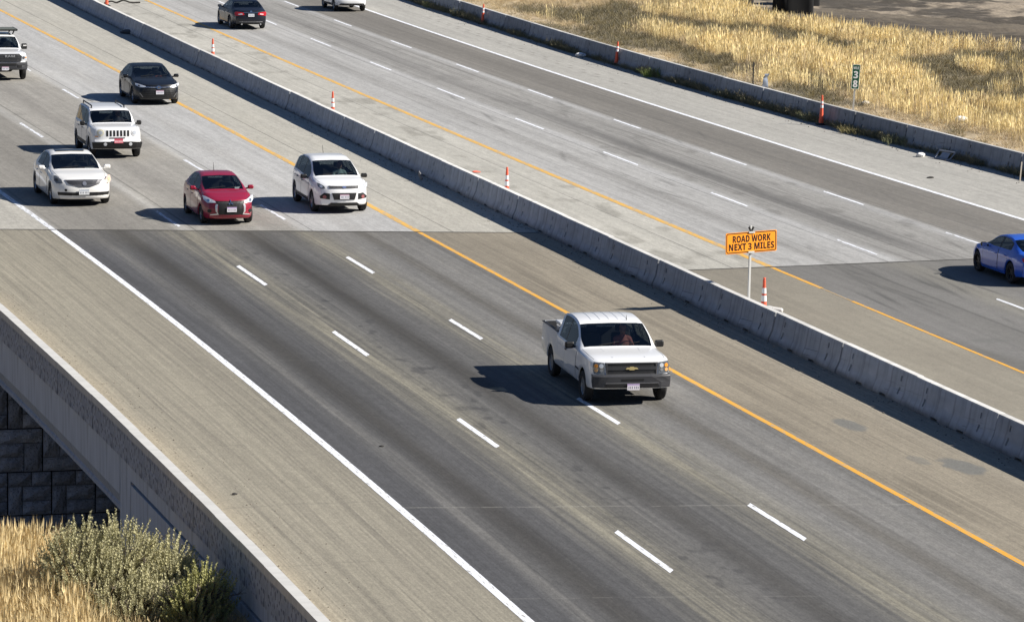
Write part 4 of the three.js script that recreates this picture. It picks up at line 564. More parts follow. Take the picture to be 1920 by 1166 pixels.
function buildCar(sp) {
  const { L, W } = sp, zf = L / 2, hw = table(sp.hw.map(([s, w]) => [s, w * W / 2])), top = table(sp.top), belt = table(sp.belt), bot = table(sp.bot), tumble = sp.tumble ?? 0.34;
  const Ra = sp.arch, Rc = sp.R, fy = table(sp.nose.prof), ry = table(sp.tail.prof);
  const F = (y, x) => fy(y) + sp.nose.round * Math.pow(clamp(Math.abs(x) / (W / 2), 0, 1.05), sp.nose.pow ?? 3), Rr = (y, x) => ry(y) + sp.tail.round * Math.pow(clamp(Math.abs(x) / (W / 2), 0, 1.05), sp.tail.pow ?? 3);
  const fadeF = (s) => 1 - sstep(0, sp.nose.fade ?? 0.75, s), fadeR = (s) => 1 - sstep(0, sp.tail.fade ?? 0.75, L - s);
  const arch = (s) => { let v = 0; for (const w of sp.wheels) { const t = s - w; if (Math.abs(t) < Ra) v = Math.max(v, Rc + Math.sqrt(Ra * Ra - t * t)); } return v; };
  const bed = sp.bed;   // [s0, s1, rail height, floor height]
  function section(s) {
    const w = hw(s), yb = bot(s), be = Math.min(belt(s), top(s) - 0.01), tp = top(s), g = tp - be, c = sstep(0.16, 0.4, g), ar = arch(s), wb = w - (sp.beltIn ?? 0.05), inset = 0.03;
    const lo = (y) => Math.max(y, ar);
    const p = [[0, yb], [w - 0.3, yb], [w - 0.3, lo(yb)], [w - 0.035, lo(yb)], [w - 0.004, Math.max(lo(yb + 0.08), ar + 0.03)], [w, Math.max(lerp(yb, be, 0.45), ar + 0.06)], [w - 0.012, Math.max(lerp(yb, be, 0.78), ar + 0.08)], [wb, Math.max(be, ar + 0.1)]];
    const b2 = p[7][1], inBed = bed && s > bed[0] - 0.001;
    if (inBed) { p.push([wb - 0.05, b2 + 0.005], [wb - 0.075, b2 - 0.02], [wb - 0.09, bed[3] + 0.02], [wb * 0.8, bed[3]], [wb * 0.4, bed[3]], [0, bed[3]]); return p; }
    const gg = Math.max(0.005, tp - b2), wr = lerp(wb - 0.07, wb - tumble * gg, c), y8 = lerp(b2 + 0.62 * gg, tp - 0.075, c);
    p.push([lerp(wb - 0.03, wb - 0.02, c), lerp(b2 + 0.3 * gg, b2 + 0.035, c)], [wr, y8], [wr - lerp(0.09, 0.05, c), lerp(b2 + 0.84 * gg, tp - 0.03, c)], [wr * 0.74, lerp(b2 + 0.94 * gg, tp - 0.012, c)], [wr * 0.4, tp - 0.004 * c - 0.003], [0, tp]);
    return p;
  }
  const ss = new Set(); const add = (v) => { if (v >= 0 && v <= L) ss.add(+v.toFixed(4)); };
  for (let s = 0; s <= L + 1e-6; s += 0.075) add(s); add(L);
  for (const w of sp.wheels) for (const t of [1, 0.995, 0.97, 0.92, 0.84, 0.72, 0.58, 0.4, 0.2, 0]) { add(w + Ra * t); add(w - Ra * t); }
  for (const v of [...sp.ws, ...(sp.rw ?? []), ...sp.side.flat()]) { add(v); }
  if (bed) { add(bed[0] - 0.002); add(bed[0]); add(bed[1]); add(bed[1] + 0.002); }
  const st = [...ss].sort((a, b) => a - b).filter((v, i, a) => i === 0 || v - a[i - 1] > 0.0015);
  const secs = st.map(section), pt = (i, j, sx, off = 0) => { const [x, y] = secs[i][j], s = st[i]; return [sx * (x - off), y - off * (j > 8 ? 1 : 0), zf - (s + F(y, x) * fadeF(s) - Rr(y, x) * fadeR(s))]; };
  const buckets = { body: [], windshield: [], rear_window: [], side_window: [], underbody: [], pillar: [], liner: [] };
  const quad = (k, a, b, c, d) => { buckets[k].push(...a, ...b, ...c, ...a, ...c, ...d); };
  const inR = (m, r) => r && m > r[0] && m < r[1];
  for (let i = 0; i < st.length - 1; i++) for (const sx of [1, -1]) for (let j = 0; j < NP - 1; j++) {
    const m = (st[i] + st[i + 1]) / 2; let k = 'body';
    const cab = top(m) - belt(m) > 0.2;
    if (j <= 2) k = 'underbody'; else if (j >= 10 && inR(m, sp.ws)) k = 'windshield'; else if (j >= 10 && inR(m, sp.rw)) k = 'rear_window'; else if (j === 8 && sp.side.some((r) => inR(m, r))) k = `side_window|${sx}${sp.side.findIndex((r) => inR(m, r))}`; else if (j === 8 && sp.sideSpan && inR(m, sp.sideSpan)) k = `pillar|${sx}${sp.side.findIndex((r) => m < r[0])}`;
    if (bed && m > bed[0] - 0.0021 && m < bed[0] && j >= 7) continue;
    if (bed && m > bed[0] && j >= 9) k = 'bedliner';
    buckets[k] ??= [];
    const a = pt(i, j, sx), b = pt(i + 1, j, sx), c = pt(i + 1, j + 1, sx), d = pt(i, j + 1, sx);
    if (sx > 0) quad(k, a, d, c, b); else quad(k, a, b, c, d);
    const inCab = m > sp.ws[0] - 0.1 && m < (bed ? bed[0] : sp.cabEnd);
    if (inCab && j >= 3 && !['windshield', 'rear_window', 'side_window'].includes(k.split('|')[0]) && k !== 'underbody') { const o = 0.028, A = pt(i, j, sx, o), B = pt(i + 1, j, sx, o), C = pt(i + 1, j + 1, sx, o), D = pt(i, j + 1, sx, o); if (!(j < 8 && arch(m) > 0 && j < 7)) { if (sx > 0) quad('liner', A, B, C, D); else quad('liner', A, D, C, B); } }
  }
  // nose and tail caps
  const cap = (i, front) => { const sec = secs[i], rows = []; for (let j = 3; j < NP; j++) { const [x, y] = sec[j]; if (rows.length) { const [xp, yp] = rows[rows.length - 1], n = Math.max(1, Math.ceil((y - yp) / 0.03)); for (let q = 1; q < n; q++) rows.push([lerp(xp, x, q / n), lerp(yp, y, q / n)]); } rows.push([Math.max(x, 0.001), y]); } const nx = 14; const at = (r, k) => { const [w, y] = rows[r], x = lerp(-w, w, k / nx), yy = y; return [x, yy, zf - (st[i] + (front ? F(yy, x) : -Rr(yy, x)))]; }; for (let r = 0; r < rows.length - 1; r++) for (let k = 0; k < nx; k++) { const a = at(r, k), b = at(r, k + 1), c = at(r + 1, k + 1), d = at(r + 1, k); front ? quad('body', a, b, c, d) : quad('body', b, a, d, c); } };
  cap(0, true); if (!bed) cap(st.length - 1, false); else {
    const q = (a, b, c, d, k = 'body') => quad(k, a, b, c, d); const i = st.length - 1, w = secs[i][7][0], y1 = secs[i][7][1], y0 = bot(L), zz = (y, x) => zf - (L - Rr(y, x)), n = 10;
    for (let r = 0; r < 6; r++) for (let k = 0; k < n; k++) { const f = (rr2, kk) => { const y = lerp(y0, y1, rr2 / 6), x = lerp(-w, w, kk / n); return [x, y, zz(y, x)]; }; q(f(r, k + 1), f(r, k), f(r + 1, k), f(r + 1, k + 1)); }
    const y2 = bed[3]; q([-w + 0.1, y1, zz(y1, 0) + 0.06], [w - 0.1, y1, zz(y1, 0) + 0.06], [w - 0.1, y1, zz(y1, 0) - 0.0], [-w + 0.1, y1, zz(y1, 0)]); q([-w + 0.1, y2, zz(y1, 0) + 0.06], [w - 0.1, y2, zz(y1, 0) + 0.06], [w - 0.1, y1, zz(y1, 0) + 0.06], [-w + 0.1, y1, zz(y1, 0) + 0.06], 'bedliner');
    // cab rear wall
    const ci = st.findIndex((v) => Math.abs(v - (bed[0] - 0.002)) < 0.001), sc = secs[ci]; for (let j = 7; j < NP - 1; j++) { const [xa, ya] = sc[j], [xb, yb2] = sc[j + 1], z = zf - st[ci]; q([xa, ya, z], [-xa, ya, z], [-xb, yb2, z], [xb, yb2, z], j === 8 ? 'rear_window' : 'body'); } const [xf, yf2] = sc[7], z = zf - st[ci]; q([xf, bed[3], z], [-xf, bed[3], z], [-xf, yf2, z], [xf, yf2, z]);
  }
  const geo = (arr, crease = 0.6) => { let g = new THREE.BufferGeometry(); g.setAttribute('position', new THREE.Float32BufferAttribute(arr, 3)); g = mergeVertices(g, 1e-4); return toCreasedNormals(g, crease); };
  const car = group(sp.name);
  const mats = { body: sp.paint, windshield: sp.glass ?? glassMat, rear_window: sp.glass2 ?? glassDark, side_window: sp.glass2 ?? glassDark, underbody: underMat, pillar: sp.pillar ?? blackTrim, liner: cabinMat, bedliner: sp.bedMat ?? darkGrey };
  const parts = {};
  for (const [k, arr] of Object.entries(buckets)) if (arr.length) { const n = k.split('|')[0]; parts[k] = mesh(n === 'liner' ? 'cabin_lining' : n === 'bedliner' ? 'cargo_bed' : n, geo(arr), mats[n], car); }
  // pieces laid on the nose (and tail): outline in (x, y), standing off the surface
  function onFace(poly, off, mat, name, parent = car, tail = false, mirror = false, depth = 0.03) {
    const build = (sgn) => {
      const s = new THREE.Shape(poly.map(([x, y]) => new THREE.Vector2(x * sgn, y)));
      let g = new THREE.ShapeGeometry(s).toNonIndexed(); let arr = Array.from(g.attributes.position.array);
      for (let it = 0; it < 3; it++) { const o = []; for (let i = 0; i < arr.length; i += 9) { const a = arr.slice(i, i + 3), b = arr.slice(i + 3, i + 6), c = arr.slice(i + 6, i + 9), md = (p, q) => p.map((v, k) => (v + q[k]) / 2), ab = md(a, b), bc = md(b, c), ca = md(c, a); o.push(...a, ...ab, ...ca, ...ab, ...b, ...bc, ...ca, ...bc, ...c, ...ab, ...bc, ...ca); } arr = o; }
      const surf = (x, y, o) => (tail ? zf - (L - Rr(y, x)) - o : zf - F(y, x) + o), out = [];
      for (let i = 0; i < arr.length; i += 9) { const t = [0, 3, 6].map((k) => [arr[i + k], arr[i + k + 1], surf(arr[i + k], arr[i + k + 1], off)]); tail ? out.push(...t[0], ...t[2], ...t[1]) : out.push(...t.flat()); }
      const pts = s.getPoints(); for (let i = 0; i < pts.length; i++) { const a = pts[i], b = pts[(i + 1) % pts.length]; for (let k = 0; k < 6; k++) { const u = [lerp(a.x, b.x, k / 6), lerp(a.y, b.y, k / 6)], v = [lerp(a.x, b.x, (k + 1) / 6), lerp(a.y, b.y, (k + 1) / 6)]; const A = [...u, surf(u[0], u[1], off)], B = [...v, surf(v[0], v[1], off)], C = [...v, surf(v[0], v[1], off - depth)], D = [...u, surf(u[0], u[1], off - depth)]; out.push(...A, ...C, ...B, ...A, ...D, ...C); } }
      const gg = new THREE.BufferGeometry(); gg.setAttribute('position', new THREE.Float32BufferAttribute(out, 3)); gg.computeVertexNormals(); return mesh(name, gg, mat, parent);
    };
    const r = [build(1)]; if (mirror) r.push(build(-1)); return r;
  }
  // pieces laid on the flanks: outline in (s, y)
  const sideX = (s, y) => { const sec = section(s); for (let j = 3; j < NP - 1; j++) if (y >= sec[j][1] && y <= sec[j + 1][1]) return lerp(sec[j][0], sec[j + 1][0], (y - sec[j][1]) / Math.max(1e-6, sec[j + 1][1] - sec[j][1])); return hw(s); };
  function onSide(poly, off, mat, name, parent = car, sides = [1, -1]) {
    const made = []; for (const sx of sides) {
      const s = new THREE.Shape(poly.map(([a, b]) => new THREE.Vector2(a, b))); let arr = Array.from(new THREE.ShapeGeometry(s).toNonIndexed().attributes.position.array);
      for (let it = 0; it < 3; it++) { const o = []; for (let i = 0; i < arr.length; i += 9) { const a = arr.slice(i, i + 3), b = arr.slice(i + 3, i + 6), c = arr.slice(i + 6, i + 9), md = (p, q) => p.map((v, k) => (v + q[k]) / 2), ab = md(a, b), bc = md(b, c), ca = md(c, a); o.push(...a, ...ab, ...ca, ...ab, ...b, ...bc, ...ca, ...bc, ...c, ...ab, ...bc, ...ca); } arr = o; }
      const out = []; for (let i = 0; i < arr.length; i += 9) { const t = [0, 3, 6].map((k) => { const S = arr[i + k], y = arr[i + k + 1], x = sideX(S, y); return [sx * (x + off), y, zf - (S + F(y, x) * fadeF(S) - Rr(y, x) * fadeR(S))]; }); sx > 0 ? out.push(...t.flat()) : out.push(...t[0], ...t[2], ...t[1]); }
      let gg = new THREE.BufferGeometry(); gg.setAttribute('position', new THREE.Float32BufferAttribute(out, 3)); gg = mergeVertices(gg, 1e-4); gg.computeVertexNormals(); const m = mesh(name, gg, mat, parent); made.push(m);
    } return made;
  }
  // wheels
  const tyreGeo = new THREE.LatheGeometry([[Rc * 0.62, -0.1], [Rc * 0.9, -0.11], [Rc * 0.985, -0.085], [Rc, -0.05], [Rc, 0.05], [Rc * 0.985, 0.085], [Rc * 0.9, 0.11], [Rc * 0.62, 0.1]].map((p) => new THREE.Vector2(...p)), 30).rotateZ(-Math.PI / 2);
  const rg = [new THREE.LatheGeometry([[0.001, 0.05], [Rc * 0.16, 0.055], [Rc * 0.2, 0.03], [Rc * 0.22, 0.02]].map((p) => new THREE.Vector2(...p)), 16), new THREE.LatheGeometry([[Rc * 0.6, -0.09], [Rc * 0.58, 0.05], [Rc * 0.63, 0.085], [Rc * 0.66, 0.08], [Rc * 0.64, 0.05]].map((p) => new THREE.Vector2(...p)), 26)];
  for (let i = 0; i < (sp.spokes ?? 5); i++) rg.push(box(Rc * 0.46, 0.035, Rc * (sp.spokeW ?? 0.16), Rc * 0.38, 0.045, 0).rotateY((i / (sp.spokes ?? 5)) * 6.2832));
  const rimGeo = merge(rg).rotateZ(-Math.PI / 2), discGeo = cyl(Rc * 0.6, Rc * 0.6, 0.02, 20, 0, -0.01, 0).rotateZ(-Math.PI / 2);
  for (const w of sp.wheels) for (const sx of [1, -1]) { const wh = group('wheel', car); mesh('tyre', tyreGeo, rubber, wh); mesh('rim', rimGeo, sp.rim ?? alloy, wh); mesh('brake_disc', discGeo, std(0.05, 0.05, 0.05, 0.6), wh); wh.position.set(sx * (hw(w) - 0.125), Rc, zf - w); if (sx < 0) wh.rotation.y = Math.PI; }
  // cabin: dashboard, seats, steering wheel
  const dashZ = zf - sp.ws[0] - 0.42, sy = sp.seatY ?? 0.52, cw = W / 2 - 0.16;
  const bw = sp.beltAt ?? belt(sp.ws[1] + 0.3);
  mesh('floor', box(W - 0.34, 0.05, (sp.cabEnd - sp.ws[0]) - 0.1, 0, sy - 0.2, zf - (sp.ws[0] + sp.cabEnd) / 2 - 0.1), cabinMat, car);
  mesh('dashboard', rbox(W - 0.24, 0.26, 0.6, 0.1, 0, bw - 0.17, dashZ + 0.12), sp.dash ?? std(0.06, 0.06, 0.062, 0.9), car);
  const seat = (x, s) => { const g = group('seat', car); mesh('cushion', rbox(0.52, 0.16, 0.54, 0.07, 0, 0, 0), seatMat, g); mesh('backrest', rbox(0.5, 0.66, 0.16, 0.07, 0, 0.33, -0.3, -0.2), seatMat, g); mesh('headrest', rbox(0.27, 0.18, 0.1, 0.045, 0, 0.76, -0.4, -0.1), seatMat, g); g.position.set(x, sy, zf - s); };
  const s1 = sp.seatS ?? sp.ws[1] + 0.35; seat(-0.38, s1); seat(0.38, s1); if (sp.rearSeat) mesh('rear_seat', merge([rbox(W - 0.45, 0.2, 0.5, 0.07, 0, sy, zf - sp.rearSeat), rbox(W - 0.45, 0.6, 0.16, 0.07, 0, sy + 0.36, zf - sp.rearSeat - 0.3, -0.25)]), seatMat, car);
  const wheelX = 0.38; mesh('steering_wheel', new THREE.TorusGeometry(0.18, 0.014, 8, 24).rotateX(-0.45).translate(wheelX, sy + 0.36, zf - s1 + 0.42), blackTrim, car);
  // mirrors
  const mz = zf - sp.mirror[0], my = sp.mirror[1]; for (const sx of [1, -1]) { const mg = mesh('side_mirror', merge([rbox(sp.mirror[2] ?? 0.2, sp.mirror[3] ?? 0.14, 0.12, 0.05, sx * (hw(sp.mirror[0]) + 0.1), my, mz), bar([sx * (hw(sp.mirror[0]) - 0.1), my - 0.06, mz], [sx * (hw(sp.mirror[0]) + 0.06), my - 0.02, mz], 0.03)]), sp.mirrorMat ?? sp.paint, car); mesh('mirror_glass', box((sp.mirror[2] ?? 0.2) * 0.8, (sp.mirror[3] ?? 0.14) * 0.75, 0.006, sx * (hw(sp.mirror[0]) + 0.1), my, mz - 0.063), chrome, mg); }
  mesh('wiper', merge([bar([-0.5, top(sp.ws[0]) + 0.02, zf - sp.ws[0] - 0.02], [0.05, top(sp.ws[0] + 0.1) + 0.03, zf - sp.ws[0] - 0.1], 0.008), bar([0.1, top(sp.ws[0]) + 0.02, zf - sp.ws[0] - 0.02], [0.6, top(sp.ws[0] + 0.1) + 0.02, zf - sp.ws[0] - 0.1], 0.008)]), blackTrim, car);
  for (const sx of [1, -1]) { const pts = span(0.22, sp.ws[0] - 0.05, 12).map((s) => { const sec = section(s), x = sec[9][0] * 0.97; let y = sec[9][1]; for (let j = NP - 1; j > 8; j--) if (x >= sec[j][0] && x <= sec[j - 1][0]) y = lerp(sec[j][1], sec[j - 1][1], (x - sec[j][0]) / Math.max(1e-6, sec[j - 1][0] - sec[j][0])); return new THREE.Vector3(sx * x, y - 0.002, zf - (s + F(y, x) * fadeF(s))); }); mesh('hood_seam', new THREE.TubeGeometry(new THREE.CatmullRomCurve3(pts), 24, 0.0065, 4), seamMat, car); }
  // doors: panels 5 mm proud with dark shut lines
  for (const [a, b] of sp.doors ?? []) {
    const yb = bot((a + b) / 2) + 0.1, n = 8, up = [], dn = []; for (let i = 0; i <= n; i++) { const s = lerp(a, b, i / n); up.push([s, belt(s) - 0.03]); const ar = arch(s); dn.push([s, Math.max(yb, ar > 0 ? ar + 0.05 : 0)]); }
    const ds = onSide([...up, ...dn.reverse()], 0.006, sp.paint, 'door'); const yh = belt((a + b) / 2) - 0.15;
    ds.forEach((dm, k) => { const sx = k ? -1 : 1, hs = b - 0.16; mesh('handle', rbox(0.03, 0.03, 0.16, 0.012, sx * (sideX(hs, yh) + 0.022), yh, zf - hs), sp.handleMat ?? sp.paint, dm); });
    for (const e of [a - 0.008, b + 0.008]) { const pts = []; for (let i = 0; i <= 4; i++) pts.push([e - 0.011, lerp(yb, belt(e) - 0.02, i / 4)]); for (let i = 4; i >= 0; i--) pts.push([e + 0.011, lerp(yb, belt(e) - 0.02, i / 4)]); if (!arch(e)) onSide(pts, 0.003, seamMat, 'shut_line'); }
  }
  const roofY = (s, x) => { const sec = section(s); for (let j = NP - 1; j > 8; j--) if (x >= sec[j][0] && x <= sec[j - 1][0]) return lerp(sec[j][1], sec[j - 1][1], (x - sec[j][0]) / Math.max(1e-6, sec[j - 1][0] - sec[j][0])); return top(s); };
  return { car, roofY, onFace, onSide, F, Rr, top, belt, hw, zf, sideX, parts, section };
}
const circle = (x, y, r, n = 18, ry = r) => Array.from({ length: n }, (_, i) => [x + r * Math.cos(i / n * 6.2832), y + ry * Math.sin(i / n * 6.2832)]);
const rect = (x0, y0, x1, y1) => [[x0, y0], [x1, y0], [x1, y1], [x0, y1]];
const plateTex = (bg, band, marks) => canvasTex(128, 64, (c, w, h) => { c.fillStyle = bg; c.fillRect(0, 0, w, h); const g = c.createLinearGradient(0, 0, 0, h); g.addColorStop(0, band); g.addColorStop(0.4, bg); c.fillStyle = g; c.fillRect(0, 0, w, 26); c.fillStyle = marks; for (let i = 0; i < 6; i++) c.fillRect(12 + i * 18 + (i > 2 ? 6 : 0), 27, 9, 25); });
const plateMat = [['#e9e8ee', '#9a6f86', '#5a6076'], ['#e8e4ea', '#a58abf', '#7a7488'], ['#d9707e', '#b23a4e', '#ecd3d6'], ['#e6e8ea', '#8b97a8', '#5b616c']].map((a) => new THREE.MeshStandardMaterial({ map: plateTex(...a), roughness: 0.5 }));
function plateOn(b, y, k, tail = false, x = 0, out = 0.03) { const g = box(0.32, 0.16, 0.012); const z = tail ? b.zf - 1e-9 : b.zf; const m = mesh('licence_plate', g, plateMat[k], b.car); m.position.set(x, y, tail ? -(b.zf) + 0 - out + b.Rr(y, x) : z - b.F(y, x) + out); if (tail) m.rotation.y = Math.PI; return m; }
function park(b, x, axleD, axleS, yaw, label, cat, away = false, size = 1) { // put the car so that the axle at s = axleS stands over (x, axleD)
  const c = b.car, off = (b.zf - axleS) * size; c.scale.setScalar(size); c.rotation.y = (away ? Math.PI : 0) + yaw; const dz = off; const v = new THREE.Vector3(0, 0, dz).applyAxisAngle(new THREE.Vector3(0, 1, 0), c.rotation.y); c.position.set(x - v.x, 0.005, -axleD - v.z); tag(c, label, cat); place(c); return c;
}
const antenna = (b, x, s, h, tilt = 0.25) => mesh('antenna', bar([x, b.top(s) - 0.01, b.zf - s], [x, b.top(s) + h, b.zf - s - tilt * h], 0.012, 0.005, 5), blackTrim, b.car);

// a seated driver, one continuous body from tapered limbs; only the part above the dashboard shows
function makeDriver(shirt, skin, hairC, name = 'person') {
  const J = [], seg = (a, b, ra, rb, kind) => J.push([a, b, ra, rb, kind]);
  seg([0, 0.1, 0], [0, 0.36, -0.05], 0.15, 0.16, 0); seg([0, 0.36, -0.05], [0, 0.52, -0.08], 0.17, 0.1, 0); seg([-0.13, 0.5, -0.08], [0.13, 0.5, -0.08], 0.075, 0.075, 0); seg([0, 0.52, -0.08], [0, 0.64, -0.06], 0.058, 0.055, 1);
  seg([0, 0.72, -0.05], [0, 0.79, -0.06], 0.088, 0.095, 1); seg([0, 0.69, 0.0], [0, 0.72, -0.01], 0.06, 0.065, 1); seg([0, 0.715, 0.055], [0, 0.735, 0.05], 0.022, 0.014, 1);
  for (const s of [-1, 1]) { seg([s * 0.19, 0.48, -0.08], [s * 0.26, 0.24, 0.1], 0.062, 0.05, 0); seg([s * 0.26, 0.24, 0.1], [s * 0.16, 0.34, 0.36], 0.045, 0.032, 1); seg([s * 0.16, 0.34, 0.36], [s * 0.155, 0.37, 0.42], 0.034, 0.03, 1); seg([s * 0.1, 0.06, 0.02], [s * 0.14, 0.12, 0.46], 0.095, 0.07, 2); }
  const res = 60, mc = new MarchingCubes(res, new THREE.MeshBasicMaterial(), false, false, 60000), S = 0.62, cx = 0, cy = 0.43, cz = 0.12; mc.isolation = 0;
  const sd = (p, kind) => { let v = 9; for (const [a, b, ra, rb, k] of J) { if (kind !== undefined && k !== kind) continue; const ab = [b[0] - a[0], b[1] - a[1], b[2] - a[2]], ap = [p[0] - a[0], p[1] - a[1], p[2] - a[2]], t = clamp((ab[0] * ap[0] + ab[1] * ap[1] + ab[2] * ap[2]) / (ab[0] ** 2 + ab[1] ** 2 + ab[2] ** 2), 0, 1), dd = Math.hypot(ap[0] - ab[0] * t, ap[1] - ab[1] * t, ap[2] - ab[2] * t) - lerp(ra, rb, t); const h = clamp(0.5 + (0.5 * (v - dd)) / 0.035, 0, 1); v = lerp(v, dd, h) - 0.035 * h * (1 - h); } return v; };
  for (let z = 0; z < res; z++) for (let y = 0; y < res; y++) for (let x = 0; x < res; x++) mc.field[x + y * res + z * res * res] = -sd([cx + ((x - res / 2) / (res / 2)) * S, cy + ((y - res / 2) / (res / 2)) * S, cz + ((z - res / 2) / (res / 2)) * S]);
  mc.update(); const n = mc.count, pos = new Float32Array(n * 3), col = new Float32Array(n * 3);
  for (let i = 0; i < n; i++) { const p = [mc.positionArray[i * 3] * S + cx, mc.positionArray[i * 3 + 1] * S + cy, mc.positionArray[i * 3 + 2] * S + cz]; pos.set(p, i * 3); const k = [0, 1, 2].map((q) => sd(p, q)); const c = k[1] < k[0] && k[1] < k[2] ? skin : k[2] < k[0] ? [0.04, 0.05, 0.09] : shirt; col.set(c, i * 3); }
  const hands = []; for (const s of [-1, 1]) for (let f = 0; f < 5; f++) { const thumb = f === 4, a = thumb ? -0.6 : (f - 1.5) * 0.32, L = thumb ? 0.045 : [0.062, 0.07, 0.066, 0.054][f], bx = s * (0.155 + 0.0), by = 0.37 + (thumb ? -0.01 : (f - 1.5) * 0.018), bz = 0.43; const crv = new THREE.CatmullRomCurve3([[bx, by, bz], [bx - s * L * 0.25, by + a * 0.01, bz + L * 0.55], [bx - s * L * 0.75, by + a * 0.01, bz + L * 0.55], [bx - s * L * 0.8, by, bz + L * 0.15]].map((p) => new THREE.Vector3(...p))); const g = new THREE.TubeGeometry(crv, 8, 0.0088, 6).toNonIndexed(); g.deleteAttribute('uv'); const cc = new Float32Array(g.attributes.position.count * 3); for (let i = 0; i < cc.length; i += 3) cc.set(skin, i); g.setAttribute('color', new THREE.BufferAttribute(cc, 3)); hands.push(g); }
  let g = new THREE.BufferGeometry(); g.setAttribute('position', new THREE.BufferAttribute(pos, 3)); g.setAttribute('color', new THREE.BufferAttribute(col, 3)); g.computeVertexNormals(); g = mergeGeometries([g, ...hands]);
  const o = group(name); mesh('body', g, new THREE.MeshStandardMaterial({ vertexColors: true, roughness: 0.8 }), o);
  const hair = new THREE.SphereGeometry(0.104, 20, 12, 0, 6.2832, 0, 1.75).rotateX(-0.45).scale(0.93, 1, 1.02).translate(0, 0.772, -0.068); mesh('hair', hair, std(...hairC, 0.9), o);
  return o;
}
function drive(b, sp, o, label) { const s1 = sp.seatS ?? sp.ws[1] + 0.35, v = new THREE.Vector3(0.38, (sp.seatY ?? 0.52) + 0.03, b.zf - s1 - 0.04); b.car.updateMatrixWorld(true); b.car.localToWorld(v); o.position.copy(v); o.rotation.y = b.car.rotation.y; o.scale.copy(b.car.scale); tag(o, label, 'person'); place(o); }
const white = (k = 1) => paint(0.84 * k, 0.845 * k, 0.845 * k);
